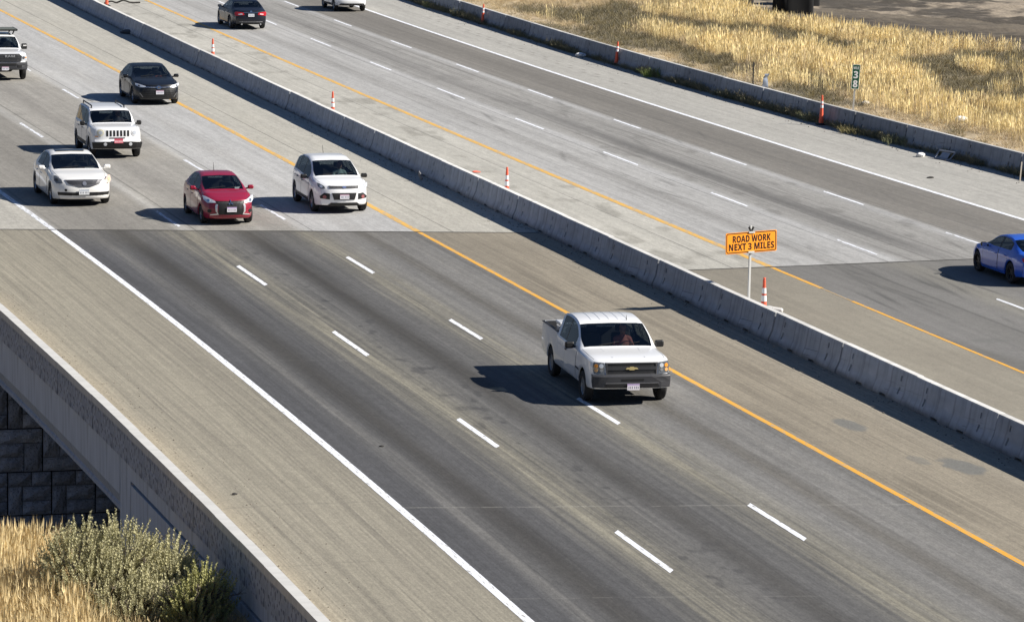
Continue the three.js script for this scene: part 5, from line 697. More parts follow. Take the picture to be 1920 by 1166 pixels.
{ // white work pickup changing lanes
  const sp = { name: 'pickup_truck', L: 5.84, W: 2.19, paint: white(), R: 0.385, arch: 0.46, wheels: [0.98, 4.62], rim: std(0.34, 0.35, 0.36, 0.45, 0.5), spokes: 8, spokeW: 0.2,
    hw: [[0, 0.9], [0.3, 0.97], [1.0, 1.0], [3.9, 1.0], [5.2, 0.985], [5.84, 0.96]],
    top: [[0, 1.12], [0.2, 1.17], [0.8, 1.215], [1.45, 1.25], [1.56, 1.265], [1.62, 1.3], [2.36, 1.755], [2.5, 1.8], [2.9, 1.855], [3.3, 1.87], [3.7, 1.845], [3.9, 1.81], [3.921, 1.6], [5.84, 1.6]],
    belt: [[0, 1.08], [0.25, 1.11], [0.8, 1.14], [1.5, 1.16], [2.2, 1.17], [3.9, 1.2], [3.94, 1.27], [5.84, 1.29]], bot: [[0, 0.44], [0.5, 0.42], [5, 0.44], [5.84, 0.5]],
    ws: [1.6, 2.38], rw: [9, 9], side: [[2.02, 2.95], [3.02, 3.72]], sideSpan: [2.02, 3.74], cabEnd: 3.9, bed: [3.92, 5.84, 1.27, 0.8], tumble: 0.3, beltIn: 0.035,
    nose: { prof: [[0.4, 0.1], [0.5, 0.05], [0.76, 0.05], [0.8, 0.1], [1.1, 0.14], [1.2, 0.22]], round: 0.15, pow: 5, fade: 0.8 }, tail: { prof: [[0.4, 0.02], [1.3, 0.0]], round: 0.02 },
    mirror: [1.98, 1.27, 0.24, 0.18], mirrorMat: blackTrim, handleMat: blackTrim, doors: [[1.72, 2.98]], dash: std(0.3, 0.36, 0.34, 0.8), seatY: 0.78, seatS: 2.55, rearSeat: 3.45 };
  const b = buildCar(sp), f = b.onFace, c = b.car;
  f([[-1.0, 0.47], [1.0, 0.47], [1.02, 0.62], [1.02, 0.8], [0.72, 0.8], [-0.72, 0.8], [-1.02, 0.8], [-1.02, 0.62]], 0.055, std(0.036, 0.037, 0.042, 0.5), 'bumper', c, false, false, 0.12);
  f([[-0.72, 0.49], [0.72, 0.49], [0.66, 0.58], [-0.66, 0.58]], 0.062, blackTrim, 'lower_intake'); f([[-0.7, 0.585], [0.7, 0.585], [0.69, 0.6], [-0.69, 0.6]], 0.064, std(0.16, 0.16, 0.17, 0.4), 'bumper_trim'); f(rect(-0.28, 0.655, 0.3, 0.7), 0.062, blackTrim, 'bumper_slot');
  const gr = f([[-0.66, 0.785], [0.66, 0.785], [0.69, 1.1], [-0.69, 1.1]], 0.012, blackTrim, 'grille')[0];
  f([[-0.66, 0.915], [0.66, 0.915], [0.665, 1.0], [-0.665, 1.0]], 0.03, std(0.032, 0.033, 0.037, 0.45), 'grille_bar', gr); for (const y of [0.79, 1.075]) f(rect(-0.66, y, 0.66, y + 0.025), 0.03, darkGrey, 'grille_bar', gr); for (const x of [-0.67, 0.63]) f(rect(x, 0.79, x + 0.035, 1.09), 0.03, darkGrey, 'grille_bar', gr);
  for (let i = 0; i < 5; i++) f(rect(-0.62, 0.815 + i * 0.018, 0.62, 0.82 + i * 0.018), 0.018, darkGrey, 'grille_bar', gr);
  f([[-0.17, 0.935], [-0.07, 0.935], [-0.06, 0.915], [0.06, 0.915], [0.07, 0.935], [0.17, 0.935], [0.13, 0.98], [0.06, 0.98], [0.05, 1.0], [-0.05, 1.0], [-0.06, 0.98], [-0.13, 0.98]], 0.045, std(0.75, 0.6, 0.28, 0.3, 0.6), 'emblem', gr);
  for (const s of [-1, 1]) { const h = f([[0.7, 0.8], [0.98, 0.83], [1.0, 1.0], [0.97, 1.12], [0.72, 1.1]].map(([x, y]) => [x * s, y]), 0.018, lampDark, 'headlight')[0]; f(circle(0.92 * s, 1.02, 0.05), 0.026, amber, 'bulb', h); f(circle(0.92 * s, 0.91, 0.045), 0.026, std(0.7, 0.4, 0.16, 0.25), 'bulb', h); f(circle(0.79 * s, 1.02, 0.055), 0.026, lampMat, 'bulb', h); f(circle(0.79 * s, 0.91, 0.04), 0.026, std(0.4, 0.4, 0.4, 0.2, 0.5), 'bulb', h); }
  plateOn(b, 0.5, 1, false, 0.02, 0.085);
  for (const s of [-1, 1]) mesh('hood_crease', bar([0.42 * s, b.top(0.35) - 0.012, b.zf - 0.42], [0.5 * s, b.top(1.5) - 0.012, b.zf - 1.5], 0.012), sp.paint, c);
  for (let i = -2; i <= 2; i++) { const pts = span(2.62, 3.6, 8).map((s) => new THREE.Vector3(i * 0.24, b.roofY(s, Math.abs(i * 0.24)) - 0.012, b.zf - s)); mesh('roof_rib', new THREE.TubeGeometry(new THREE.CatmullRomCurve3(pts), 16, 0.02, 6).scale(1, 1, 1), sp.paint, c); }
  for (const s of [-1, 1]) mesh('bed_rail_cap', box(0.07, 0.02, 1.85, s * (b.hw(4.8) - 0.07), 1.29, b.zf - 4.88), blackTrim, c);
  antenna(b, 0.45, 2.55, 0.12); b.onSide([[1.3, 0.72], [1.7, 0.74], [1.7, 0.79], [1.34, 0.77]], 0.006, darkGrey, 'badge');
  b.onSide([[0.52, 0.5], [1.44, 0.5], [1.42, 0.66], [1.24, 0.88], [0.98, 0.95], [0.72, 0.88], [0.54, 0.66], [0.52, 0.5]].slice(0, 3).concat([[1.4, 0.62], [1.38, 0.5]]), 0.001, sp.paint, 'flare');
  mesh('rear_bumper', rbox(1.9, 0.18, 0.16, 0.04, 0, 0.55, -b.zf - 0.05), std(0.3, 0.3, 0.31, 0.4, 0.6), c);
  for (const s of [-1, 1]) mesh('mud_flap', box(0.26, 0.34, 0.015, s * 0.9, 0.36, b.zf - 5.12), rubber, c);
  park(b, 27.86, 90.65, 0.98, -0.05, 'white extended cab work pickup with dark grey bumper on the lane line', 'pickup truck');
  const bx = group('tool_box'); mesh('body', rbox(1.5, 0.34, 0.5, 0.03, 0, 0.17, 0), white(), bx); mesh('lid', rbox(1.56, 0.07, 0.55, 0.02, 0, 0.37, 0), white(), bx); c.updateMatrixWorld(true); const v = c.localToWorld(new THREE.Vector3(-0.12, 1.06, b.zf - 4.62)); bx.position.copy(v); bx.rotation.y = c.rotation.y; tag(bx, 'white tool box behind the cab in the bed of the pickup', 'tool box'); place(bx);
  drive(b, sp, makeDriver([0.5, 0.16, 0.12], [0.5, 0.27, 0.2], [0.06, 0.04, 0.03]), 'driver in a reddish shirt at the wheel of the white work pickup');
}
const crossover = (name, mat, extra = {}) => ({ name, L: 4.52, W: 1.93, paint: mat, R: 0.35, arch: 0.41, wheels: [0.93, 3.62], spokes: 5,
  hw: [[0, 0.8], [0.25, 0.92], [0.9, 0.99], [2, 1.0], [3.6, 0.99], [4.2, 0.95], [4.52, 0.88]],
  top: [[0, 0.97], [0.12, 1.02], [0.35, 1.07], [0.8, 1.12], [1.12, 1.16], [1.22, 1.2], [2.02, 1.6], [2.2, 1.65], [2.7, 1.72], [3.2, 1.72], [3.7, 1.63], [3.95, 1.58], [4.32, 1.1], [4.42, 1.0], [4.52, 0.95]],
  belt: [[0, 0.92], [0.3, 1.0], [0.9, 1.03], [1.3, 1.04], [2.5, 1.09], [3.7, 1.14], [4.1, 1.13], [4.52, 0.92]], bot: [[0, 0.3], [0.4, 0.26], [1, 0.3], [3.6, 0.32], [4.52, 0.4]],
  ws: [1.2, 2.06], rw: [3.98, 4.3], side: [[1.55, 2.42], [2.5, 3.3], [3.36, 3.8]], sideSpan: [1.5, 3.82], cabEnd: 4.0, tumble: 0.36,
  nose: { prof: [[0.26, 0.1], [0.36, 0.02], [0.6, 0.0], [0.8, 0.03], [0.94, 0.09], [1.08, 0.22]], round: 0.34, pow: 3, fade: 0.9 }, tail: { prof: [[0.35, 0.05], [0.6, 0.0], [1.0, 0.08]], round: 0.2 },
  mirror: [1.62, 1.12, 0.22, 0.15], mirrorMat: blackTrim, handleMat: blackTrim, doors: [[1.38, 2.46], [2.5, 3.28]], seatY: 0.62, seatS: 2.35, rearSeat: 3.25, ...extra });
{
  const sp = crossover('crossover_suv', white()), b = buildCar(sp), f = b.onFace, c = b.car;
  f([[-0.5, 0.875], [0.5, 0.875], [0.53, 0.955], [-0.53, 0.955]], 0.02, darkGrey, 'upper_grille'); f(circle(0, 0.915, 0.075, 16, 0.03), 0.035, std(0.12, 0.16, 0.3, 0.3), 'emblem');
  f([[-0.36, 0.49], [0.36, 0.49], [0.43, 0.72], [-0.43, 0.72]], 0.018, blackTrim, 'lower_grille'); for (let i = 0; i < 4; i++) f(rect(-0.36, 0.53 + i * 0.045, 0.36, 0.54 + i * 0.045), 0.026, darkGrey, 'grille_bar');
  for (const s of [-1, 1]) {
    f([[0.5, 0.5], [0.8, 0.53], [0.82, 0.6], [0.68, 0.72], [0.5, 0.7]].map(([x, y]) => [x * s, y]), 0.014, blackTrim, 'fog_lamp_surround'); f(circle(0.67 * s, 0.585, 0.06), 0.024, std(0.3, 0.1, 0.1, 0.3), 'fog_lamp');
    const h = f([[0.64, 0.87], [0.78, 0.85], [0.86, 0.93], [0.88, 1.04], [0.8, 1.02], [0.66, 0.94]].map(([x, y]) => [x * s, y]), 0.016, s > 0 ? lampMat : lampDark, 'headlight')[0]; f(circle(0.77 * s, 0.93, 0.045), 0.03, lampMat, 'bulb', h);
  }
  f([[-0.6, 0.27], [0.6, 0.27], [0.45, 0.39], [-0.45, 0.39]], 0.012, blackTrim, 'skid_plate'); plateOn(b, 0.6, 0);
  b.onSide([[1.36, 0.32], [3.2, 0.34], [3.2, 0.46], [1.36, 0.44]], 0.008, blackTrim, 'side_sill'); antenna(b, 0.0, 3.3, 0.26, 0.5);
  park(b, 28.72, 128.1, 0.93, 0.01, 'white crossover SUV with black mirrors on the yellow edge line', 'SUV', false, 1.03);
  drive(b, sp, makeDriver([0.42, 0.52, 0.46], [0.45, 0.26, 0.19], [0.03, 0.025, 0.02]), 'driver in a pale green top inside the white crossover with black mirrors');
}
const sedan = (name, mat, extra = {}) => ({ name, L: 4.84, W: 1.91, paint: mat, R: 0.33, arch: 0.385, wheels: [0.97, 3.75], spokes: 5, rearSeat: 3.05,
  hw: [[0, 0.8], [0.25, 0.92], [0.9, 0.985], [2, 1.0], [3.7, 0.99], [4.5, 0.93], [4.84, 0.84]],
  top: [[0, 0.84], [0.12, 0.89], [0.4, 0.94], [0.9, 0.99], [1.3, 1.03], [1.42, 1.06], [2.25, 1.4], [2.4, 1.44], [2.8, 1.49], [3.2, 1.475], [3.5, 1.42], [4.12, 1.11], [4.25, 1.08], [4.7, 1.04], [4.84, 1.0]],
  belt: [[0, 0.79], [0.35, 0.87], [0.9, 0.92], [1.5, 0.94], [3, 0.98], [4, 0.99], [4.5, 0.98], [4.84, 0.9]], bot: [[0, 0.24], [0.5, 0.2], [1.2, 0.22], [3.6, 0.24], [4.84, 0.32]],
  ws: [1.4, 2.3], rw: [3.5, 4.1], side: [[1.75, 2.68], [2.76, 3.5]], sideSpan: [1.7, 3.52], cabEnd: 3.6, tumble: 0.42, beltIn: 0.06,
  nose: { prof: [[0.2, 0.1], [0.3, 0.02], [0.5, 0.0], [0.68, 0.03], [0.82, 0.1], [0.95, 0.24]], round: 0.36, pow: 3, fade: 0.9 }, tail: { prof: [[0.3, 0.06], [0.5, 0.0], [0.75, 0.02], [1.05, 0.08]], round: 0.26, fade: 0.7 },
  mirror: [1.82, 1.05, 0.21, 0.14], doors: [[1.5, 2.7], [2.75, 3.45]], seatY: 0.42, seatS: 2.55, ...extra });
{ // white sedan
  const sp = sedan('sedan', paint(0.8, 0.79, 0.76)), b = buildCar(sp), f = b.onFace;
  const g = f([[-0.6, 0.84], [-0.5, 0.72], [-0.16, 0.62], [0.16, 0.62], [0.5, 0.72], [0.6, 0.84], [0, 0.85]], 0.016, std(0.12, 0.12, 0.13, 0.35, 0.5), 'grille')[0]; for (let i = 0; i < 3; i++) f(rect(-0.46 - i * 0.03, 0.72 + i * 0.035, 0.46 + i * 0.03, 0.73 + i * 0.035), 0.024, blackTrim, 'grille_bar', g); f(circle(0, 0.735, 0.065, 18), 0.032, std(0.4, 0.4, 0.42, 0.3, 0.8), 'emblem', g);
  f([[-0.8, 0.36], [0.8, 0.36], [0.82, 0.46], [-0.82, 0.46]], 0.012, blackTrim, 'lower_intake'); f(circle(-0.58, 0.53, 0.04), 0.014, blackTrim, 'tow_hook_hole');
  for (const s of [-1, 1]) { const h = f([[0.66, 0.74], [0.84, 0.72], [0.91, 0.8], [0.9, 0.94], [0.82, 0.95], [0.7, 0.85]].map(([x, y]) => [x * s, y]), 0.016, s > 0 ? std(0.5, 0.4, 0.34, 0.25) : lampDark, 'headlight')[0]; f(circle(0.83 * s, 0.84, 0.045), 0.026, s > 0 ? std(0.6, 0.42, 0.26, 0.25) : darkGrey, 'bulb', h); }
  plateOn(b, 0.47, 3, false, -0.02);
  mesh('sunroof', rbox(0.92, 0.015, 0.42, 0.006, 0, 1.486, b.zf - 2.78, 0.0), std(0.03, 0.035, 0.045, 0.1), b.car);
  mesh('dash_paper', box(0.3, 0.005, 0.14, 0.45, 1.04, b.zf - 1.62), litterWhite, b.car);
  park(b, 20.02, 131.2, 0.97, 0.03, 'white older sedan with dark sunroof in the right lane at the white edge line', 'car', false, 1.12);
}
{ // red small sedan
  const k = 0.9, sp = sedan('sedan', paint(0.26, 0.005, 0.026, 0.3, 0.8), { L: 4.3, W: 1.76, R: 0.295, arch: 0.345, wheels: [0.8, 3.35], handleMat: undefined,
    top: [[0, 0.84], [0.1, 0.9], [0.35, 0.96], [0.75, 1.02], [1.0, 1.05], [1.1, 1.09], [1.85, 1.42], [2.0, 1.46], [2.4, 1.51], [2.8, 1.5], [3.1, 1.44], [3.72, 1.12], [3.85, 1.08], [4.2, 1.05], [4.3, 1.0]],
    belt: [[0, 0.79], [0.35, 0.89], [0.8, 0.94], [1.3, 0.97], [2.6, 1.01], [3.6, 1.05], [4.3, 0.92]], hw: [[0, 0.78], [0.25, 0.91], [0.8, 0.98], [1.8, 1.0], [3.3, 0.98], [4.1, 0.9], [4.3, 0.82]],
    bot: [[0, 0.22], [0.5, 0.2], [1.2, 0.22], [3.3, 0.24], [4.3, 0.32]],
    ws: [1.08, 1.9], rw: [3.12, 3.7], side: [[1.42, 2.28], [2.36, 3.1]], sideSpan: [1.38, 3.12], cabEnd: 3.2, mirror: [1.48, 1.08, 0.2, 0.14], doors: [[1.2, 2.3], [2.35, 3.05]], seatY: 0.48, seatS: 2.15, rearSeat: 2.75, rim: std(0.3, 0.3, 0.31, 0.4, 0.6) });
  const b = buildCar(sp), f = b.onFace;
  f([[-0.52, 0.8], [-0.4, 0.66], [-0.42, 0.36], [0.42, 0.36], [0.4, 0.66], [0.52, 0.8]], 0.012, blackTrim, 'grille'); f(rect(-0.42, 0.72, 0.42, 0.75), 0.02, std(0.04, 0.04, 0.042, 0.4), 'grille_bar');
  for (const t of [0, 2.094, 4.189]) { const r = 0.05, cxx = r * Math.sin(t), cyy = 0.745 + r * Math.cos(t); f([[cxx + r * 0.95 * Math.sin(t), cyy + r * 0.95 * Math.cos(t)], [cxx + r * 0.5 * Math.cos(t), cyy - r * 0.5 * Math.sin(t)], [cxx - r * 0.95 * Math.sin(t), cyy - r * 0.95 * Math.cos(t)], [cxx - r * 0.5 * Math.cos(t), cyy + r * 0.5 * Math.sin(t)]], 0.034, chrome, 'emblem'); }
  for (const s of [-1, 1]) { const h = f([[0.48, 0.75], [0.74, 0.73], [0.83, 0.82], [0.84, 0.95], [0.76, 0.93], [0.5, 0.8]].map(([x, y]) => [x * s, y]), 0.016, lampMat, 'headlight')[0]; f(circle(0.7 * s, 0.81, 0.045), 0.03, chrome, 'bulb', h); f([[0.42, 0.7], [0.49, 0.7], [0.51, 0.62], [0.5, 0.46], [0.44, 0.4], [0.66, 0.36], [0.66, 0.335], [0.4, 0.36], [0.44, 0.46], [0.44, 0.62]].reverse().map(([x, y]) => [x * s, y])  , 0.022, std(0.75, 0.74, 0.74, 0.25, 0.7), 'chrome_trim'); f(circle(0.68 * s, 0.47, 0.06), 0.012, blackTrim, 'fog_lamp'); }
  plateOn(b, 0.53, 1, false, 0.03); antenna(b, 0, 2.75, 0.25, 0.4); mesh('dash_paper', box(0.18, 0.1, 0.004, 0.5, 1.07, b.zf - 1.33, -0.6), litterWhite, b.car);
  park(b, 24.2, 125.5, 0.8, 0.02, 'small red sedan with chrome trimmed black grille in the middle lane', 'car', false, 1.04);
}
{ // boxy white SUV
  const sp = crossover('boxy_suv', white(), { L: 4.42, W: 1.88, R: 0.345, arch: 0.42, wheels: [0.85, 3.49], spokes: 5,
    top: [[0, 1.1], [0.1, 1.13], [0.4, 1.15], [0.9, 1.17], [1.12, 1.185], [1.2, 1.22], [1.72, 1.58], [1.9, 1.64], [2.4, 1.69], [3.2, 1.7], [3.9, 1.67], [4.08, 1.63], [4.32, 1.15], [4.42, 1.0]],
    belt: [[0, 1.05], [0.3, 1.08], [1.2, 1.09], [3, 1.11], [4.1, 1.1], [4.42, 0.95]], bot: [[0, 0.36], [0.4, 0.32], [1, 0.34], [3.5, 0.36], [4.42, 0.42]], hw: [[0, 0.88], [0.2, 0.95], [0.8, 1.0], [3.5, 1.0], [4.2, 0.97], [4.42, 0.92]],
    ws: [1.18, 1.76], rw: [4.1, 4.32], side: [[1.4, 2.2], [2.28, 3.1], [3.18, 3.85]], sideSpan: [1.38, 3.88], cabEnd: 4.1, tumble: 0.26,
    nose: { prof: [[0.3, 0.12], [0.45, 0.03], [0.62, 0.0], [0.7, 0.04], [1.05, 0.08], [1.14, 0.13]], round: 0.2, pow: 4, fade: 0.7 }, mirror: [1.48, 1.16, 0.18, 0.17], doors: [[1.28, 2.24], [2.28, 3.08]], seatS: 2.1, rearSeat: 2.95, rim: std(0.3, 0.3, 0.31, 0.4, 0.6), seatY: 0.66 });
  const b = buildCar(sp), f = b.onFace;
  for (let i = -3; i <= 3; i++) f([[i * 0.127 - 0.036, 0.82], [i * 0.127 + 0.036, 0.82], [i * 0.127 + 0.036, 1.03], [i * 0.127 - 0.036, 1.03]], 0.006, blackTrim, 'grille_slot');
  for (const s of [-1, 1]) { const h = f(circle(0.62 * s, 0.95, 0.12, 24), 0.012, s > 0 ? std(0.78, 0.78, 0.78, 0.3) : std(0.72, 0.68, 0.5, 0.2), 'headlight')[0]; f(circle(0.62 * s, 0.95, 0.075), 0.022, lampMat, 'bulb', h); f(circle(0.46 * s, 0.54, 0.062), 0.024, lampMat, 'fog_lamp'); f(rect(0.76 * s - 0.06, 0.8, 0.76 * s + 0.06, 0.83), 0.012, s > 0 ? litterWhite : amber, 'marker_lamp'); }
  f([[-0.88, 0.37], [0.88, 0.37], [0.92, 0.6], [0.5, 0.63], [-0.5, 0.63], [-0.92, 0.6]], 0.02, blackTrim, 'bumper'); f(rect(-0.3, 0.745, 0.26, 0.775), 0.012, darkGrey, 'grille_bar');
  plateOn(b, 0.66, 2, false, 0.02, 0.05); b.onSide([[1.26, 0.38], [3.06, 0.4], [3.06, 0.54], [1.26, 0.52]], 0.01, blackTrim, 'side_sill');
  b.onSide([[0.41, 0.42], [0.37, 0.5], [0.4, 0.66], [0.55, 0.84], [0.85, 0.9], [1.15, 0.84], [1.3, 0.66], [1.3, 0.6], [1.1, 0.8], [0.85, 0.86], [0.6, 0.8], [0.46, 0.66]], 0.02, sp.paint, 'wheel_flare');
  for (const s of [-1, 1]) mesh('roof_rail', merge([bar([s * 0.6, 1.73, b.zf - 2.1], [s * 0.6, 1.75, b.zf - 3.8], 0.025), bar([s * 0.6, 1.62, b.zf - 2.05], [s * 0.6, 1.73, b.zf - 2.15], 0.025), bar([s * 0.6, 1.62, b.zf - 3.85], [s * 0.6, 1.75, b.zf - 3.75], 0.025)]), blackTrim, b.car);
  park(b, 23.52, 145.2, 0.85, 0.02, 'boxy white SUV with round headlights and seven slot grille behind the white sedan', 'SUV', false, 1.08);
  drive(b, sp, makeDriver([0.1, 0.09, 0.1], [0.4, 0.24, 0.18], [0.04, 0.03, 0.02]), 'driver in dark clothes inside the boxy white SUV');
}
function darkSedan(rear) {
  const sp = sedan('sedan', rear ? paint(0.005, 0.006, 0.012, 0.35, 0.3) : paint(0.0035, 0.004, 0.006, 0.35, 0.3), { handleMat: blackTrim }), b = buildCar(sp), f = b.onFace;
  if (!rear) {
    f([[-0.78, 0.3], [0.78, 0.3], [0.62, 0.68], [-0.62, 0.68]], 0.012, blackTrim, 'grille'); for (let i = 0; i < 4; i++) f(rect(-0.64, 0.37 + i * 0.075, 0.64, 0.38 + i * 0.075), 0.02, std(0.03, 0.03, 0.033, 0.3), 'grille_bar');
    f([[-0.56, 0.735], [0, 0.715], [0.56, 0.735], [0.56, 0.76], [0, 0.75], [-0.56, 0.76]], 0.02, chrome, 'grille_bar'); f(circle(0, 0.735, 0.1, 20, 0.07), 0.034, chrome, 'emblem'); f(circle(0, 0.735, 0.06, 16, 0.04), 0.04, darkGrey, 'emblem');
    for (const s of [-1, 1]) { const h = f([[0.5, 0.74], [0.76, 0.73], [0.9, 0.8], [0.9, 0.89], [0.78, 0.86], [0.52, 0.78]].map(([x, y]) => [x * s, y]), 0.016, lampMat, 'headlight')[0]; f(circle(0.78 * s, 0.795, 0.035), 0.03, darkGrey, 'bulb', h); f([[0.74, 0.5], [0.78, 0.5], [0.7, 0.4], [0.66, 0.34], [0.62, 0.34]].map(([x, y]) => [x * s, y]), 0.016, std(0.25, 0.25, 0.26, 0.3, 0.7), 'bumper_trim'); }
    plateOn(b, 0.54, 0, false, 0.04);
  } else {
    for (const s of [-1, 1]) { const h = f([[0.36, 0.78], [0.82, 0.72], [0.86, 0.86], [0.8, 0.95], [0.4, 0.9]].map(([x, y]) => [x * s, y]), 0.016, redLamp, 'tail_light', b.car, true)[0]; f([[0.46, 0.8], [0.66, 0.78], [0.68, 0.83], [0.48, 0.86]].map(([x, y]) => [x * s, y]), 0.028, s < 0 ? std(0.75, 0.5, 0.5, 0.2) : std(0.7, 0.72, 0.75, 0.15, 0.4), 'reflector', h, true); }
    f(rect(-0.4, 0.9, 0.4, 0.925), 0.02, chrome, 'trunk_trim', b.car, true); f(circle(0, 0.96, 0.06, 16, 0.045), 0.024, chrome, 'emblem', b.car, true); plateOn(b, 0.77, 3, true); f(rect(-0.62, 0.4, 0.62, 0.43), 0.016, std(0.3, 0.3, 0.31, 0.4), 'bumper_trim', b.car, true); f(rect(-0.6, 0.32, 0.6, 0.38), 0.012, blackTrim, 'diffuser', b.car, true);
    for (const s of [-1, 1]) mesh('exhaust', cyl(0.04, 0.04, 0.12, 12, s * 0.5, 0.3, -b.zf + 0.06, Math.PI / 2), chrome, b.car);
  }
  return [b, sp];
}
{ const [b, sp] = darkSedan(false); mesh('wheel_cover', new THREE.TorusGeometry(0.2, 0.035, 8, 20).rotateX(-0.45).translate(0.38, sp.seatY + 0.4, b.zf - sp.seatS + 0.45), std(0.5, 0.08, 0.08, 0.8), b.car); park(b, 28.62, 165.4, 0.97, 0.01, 'oncoming black sedan with chrome front emblem left of the median barrier', 'car', false, 1.09); }
{ const [b] = darkSedan(true); park(b, 40.75, 205.6, 3.75, 0.02, 'dark blue black sedan driving away with red tail lights, left of the dashed line', 'car', true, 1.06); }
{ // big white pickup at the left edge
  const sp = { name: 'pickup_truck', L: 6.0, W: 2.14, paint: white(), R: 0.41, arch: 0.48, wheels: [1.0, 4.75], spokes: 8, rim: darkGrey,
    hw: [[0, 0.92], [0.3, 0.98], [1.0, 1.0], [3.9, 1.0], [6, 0.97]],
    top: [[0, 1.22], [0.2, 1.26], [0.8, 1.3], [1.45, 1.33], [1.58, 1.35], [1.64, 1.38], [2.36, 1.82], [2.5, 1.87], [2.9, 1.92], [3.6, 1.93], [4.2, 1.88], [4.28, 1.86], [4.301, 1.7], [6, 1.7]],
    belt: [[0, 1.16], [0.25, 1.19], [0.8, 1.21], [1.5, 1.23], [2.2, 1.25], [4.2, 1.28], [4.34, 1.36], [6, 1.38]], bot: [[0, 0.5], [0.5, 0.5], [5, 0.52], [6, 0.56]],
    ws: [1.62, 2.38], rw: [9, 9], side: [[2.02, 2.95], [3.02, 4.05]], sideSpan: [2.02, 4.08], cabEnd: 4.28, bed: [4.3, 6, 1.36, 0.88], tumble: 0.3, beltIn: 0.035,
    nose: { prof: [[0.45, 0.1], [0.55, 0.04], [0.8, 0.04], [0.84, 0.08], [1.15, 0.1], [1.3, 0.2]], round: 0.2, pow: 4, fade: 0.8 }, tail: { prof: [[0.4, 0.02], [1.3, 0.0]], round: 0.02 },
    mirror: [1.98, 1.4, 0.26, 0.26], mirrorMat: blackTrim, handleMat: blackTrim, doors: [[1.72, 2.98], [3.02, 4.1]], seatY: 0.84, seatS: 2.6, rearSeat: 3.6 };
  const b = buildCar(sp), f = b.onFace, c = b.car;
  f([[-1.02, 0.5], [1.02, 0.5], [1.04, 0.66], [1.02, 0.86], [0.7, 0.84], [-0.7, 0.84], [-1.02, 0.86], [-1.04, 0.66]], 0.055, std(0.03, 0.031, 0.036, 0.5), 'bumper', c, false, false, 0.12); for (const s of [-1, 1]) f(rect(0.66 * s - 0.1, 0.62, 0.66 * s + 0.1, 0.72), 0.064, blackTrim, 'fog_lamp'); f(rect(-0.5, 0.7, 0.5, 0.79), 0.062, blackTrim, 'lower_intake');
  const gr = f([[-0.72, 0.86], [0.72, 0.86], [0.78, 1.1], [0.66, 1.22], [-0.66, 1.22], [-0.78, 1.1]], 0.02, std(0.02, 0.021, 0.025, 0.5), 'grille')[0]; for (const y of [0.9, 0.96, 1.02]) f(rect(-0.7, y, 0.7, y + 0.02), 0.032, darkGrey, 'grille_bar', gr);
  const font = await new FontLoader().loadAsync('fonts/droid/droid_sans_bold.typeface.json'); const tg = new TextGeometry('RAM', { font, size: 0.1, depth: 0.012, curveSegments: 4 }); tg.center().scale(1.6, 1, 1).translate(0.22, 1.12, b.zf - b.F(1.12, 0) + 0.035); mesh('lettering', tg, std(0.5, 0.51, 0.53, 0.3, 0.6), gr);
  for (const s of [-1, 1]) { const h = f([[0.76, 0.92], [1.0, 0.94], [1.02, 1.06], [0.98, 1.17], [0.78, 1.14]].map(([x, y]) => [x * s, y]), 0.02, lampMat, 'headlight')[0]; f(circle(0.86 * s, 1.04, 0.06), 0.034, darkGrey, 'bulb', h); f(circle(0.97 * s, 1.05, 0.03), 0.034, amber, 'bulb', h); }
  plateOn(b, 0.58, 0, false, 0.0, 0.09);
  for (const s of [-1, 1]) mesh('mirror_lamp', box(0.16, 0.05, 0.01, s * (b.hw(1.98) + 0.12), 1.44, b.zf - 1.98 + 0.066), litterWhite, c);
  park(b, 23.33, 177.0, 1.0, 0.02, 'big white pickup with black bumper and roof rack at the left edge', 'pickup truck', false, 1.04);
  const rk = group('roof_rack'); for (const z of [-0.55, 0, 0.55]) mesh('cross_bar', rbox(1.9, 0.05, 0.07, 0.02, 0, 0.02, z), blackTrim, rk); for (const s of [-1, 1]) { mesh('side_rail', rbox(0.05, 0.06, 1.35, 0.02, s * 0.92, 0.06, 0), blackTrim, rk); for (const z of [-0.55, 0.55]) mesh('foot', bar([s * 0.72, -0.16, z], [s * 0.8, 0.02, z], 0.03), blackTrim, rk); } mesh('deck_panel', rbox(1.8, 0.03, 1.2, 0.01, 0, 0.07, 0), std(0.09, 0.1, 0.09, 0.7), rk);
  c.updateMatrixWorld(true); rk.position.copy(c.localToWorld(new THREE.Vector3(0, 2.06, b.zf - 3.1))); rk.rotation.y = c.rotation.y; rk.scale.copy(c.scale); tag(rk, 'dark roof rack on the big white pickup at the left edge', 'roof rack'); place(rk);
}
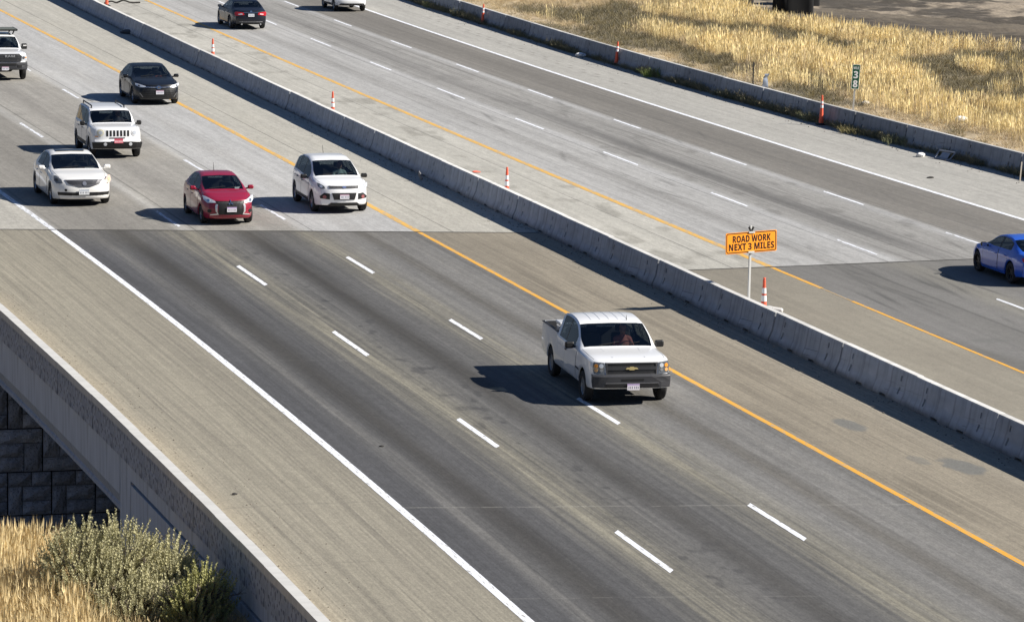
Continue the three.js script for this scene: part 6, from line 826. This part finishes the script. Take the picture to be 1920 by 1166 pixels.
{ // white vehicle cut by the top edge
  const sp = crossover('crossover_suv', white(), { handleMat: undefined }), b = buildCar(sp), f = b.onFace;
  for (const s of [-1, 1]) f([[0.55, 0.86], [0.85, 0.84], [0.87, 1.02], [0.6, 1.0]].map(([x, y]) => [x * s, y]), 0.016, redLamp, 'tail_light', b.car, true); plateOn(b, 0.86, 3, true); f([[-0.78, 0.41], [0.78, 0.41], [0.7, 0.5], [-0.7, 0.5]], 0.012, blackTrim, 'rear_bumper', b.car, true); b.onSide([[1.36, 0.32], [3.2, 0.34], [3.2, 0.46], [1.36, 0.44]], 0.008, blackTrim, 'side_sill');
  park(b, 49.35, 217.9, 3.62, 0.02, 'white vehicle driving away in the far lane, cut off by the top edge', 'SUV', true);
}
{ // blue sedan at the right edge
  const sp = sedan('sedan', paint(0.018, 0.1, 0.55, 0.28, 0.8), { L: 4.66, W: 1.9, R: 0.33, arch: 0.385, wheels: [0.9, 3.62], mirrorMat: blackTrim, rim: std(0.02, 0.02, 0.021, 0.4), 
    top: [[0, 0.66], [0.12, 0.74], [0.4, 0.82], [0.9, 0.9], [1.2, 0.95], [1.32, 0.98], [2.15, 1.34], [2.3, 1.38], [2.7, 1.42], [3.0, 1.41], [3.4, 1.35], [4.15, 1.06], [4.3, 1.03], [4.55, 1.02], [4.66, 0.98]],
    ws: [1.3, 2.2], rw: [3.4, 4.12], side: [[1.65, 2.6], [2.68, 3.42]], sideSpan: [1.6, 3.56], cabEnd: 3.5, mirror: [1.74, 0.99, 0.2, 0.14], doors: [[1.42, 2.62], [2.67, 3.36]], seatS: 2.45, rearSeat: 2.95 });
  const b = buildCar(sp), f = b.onFace;
  for (const s of [-1, 1]) f([[0.38, 0.8], [0.84, 0.78], [0.86, 0.9], [0.4, 0.88]].map(([x, y]) => [x * s, y]), 0.016, redLamp, 'tail_light', b.car, true); plateOn(b, 0.72, 3, true); f(rect(-0.6, 0.32, 0.6, 0.42), 0.012, blackTrim, 'diffuser', b.car, true);
  park(b, 46.85, 108.4, 3.62, 0.0, 'bright blue sedan with black mirror driving away, cut by the right edge', 'car', true);
}
renderer.render(scene, camera);
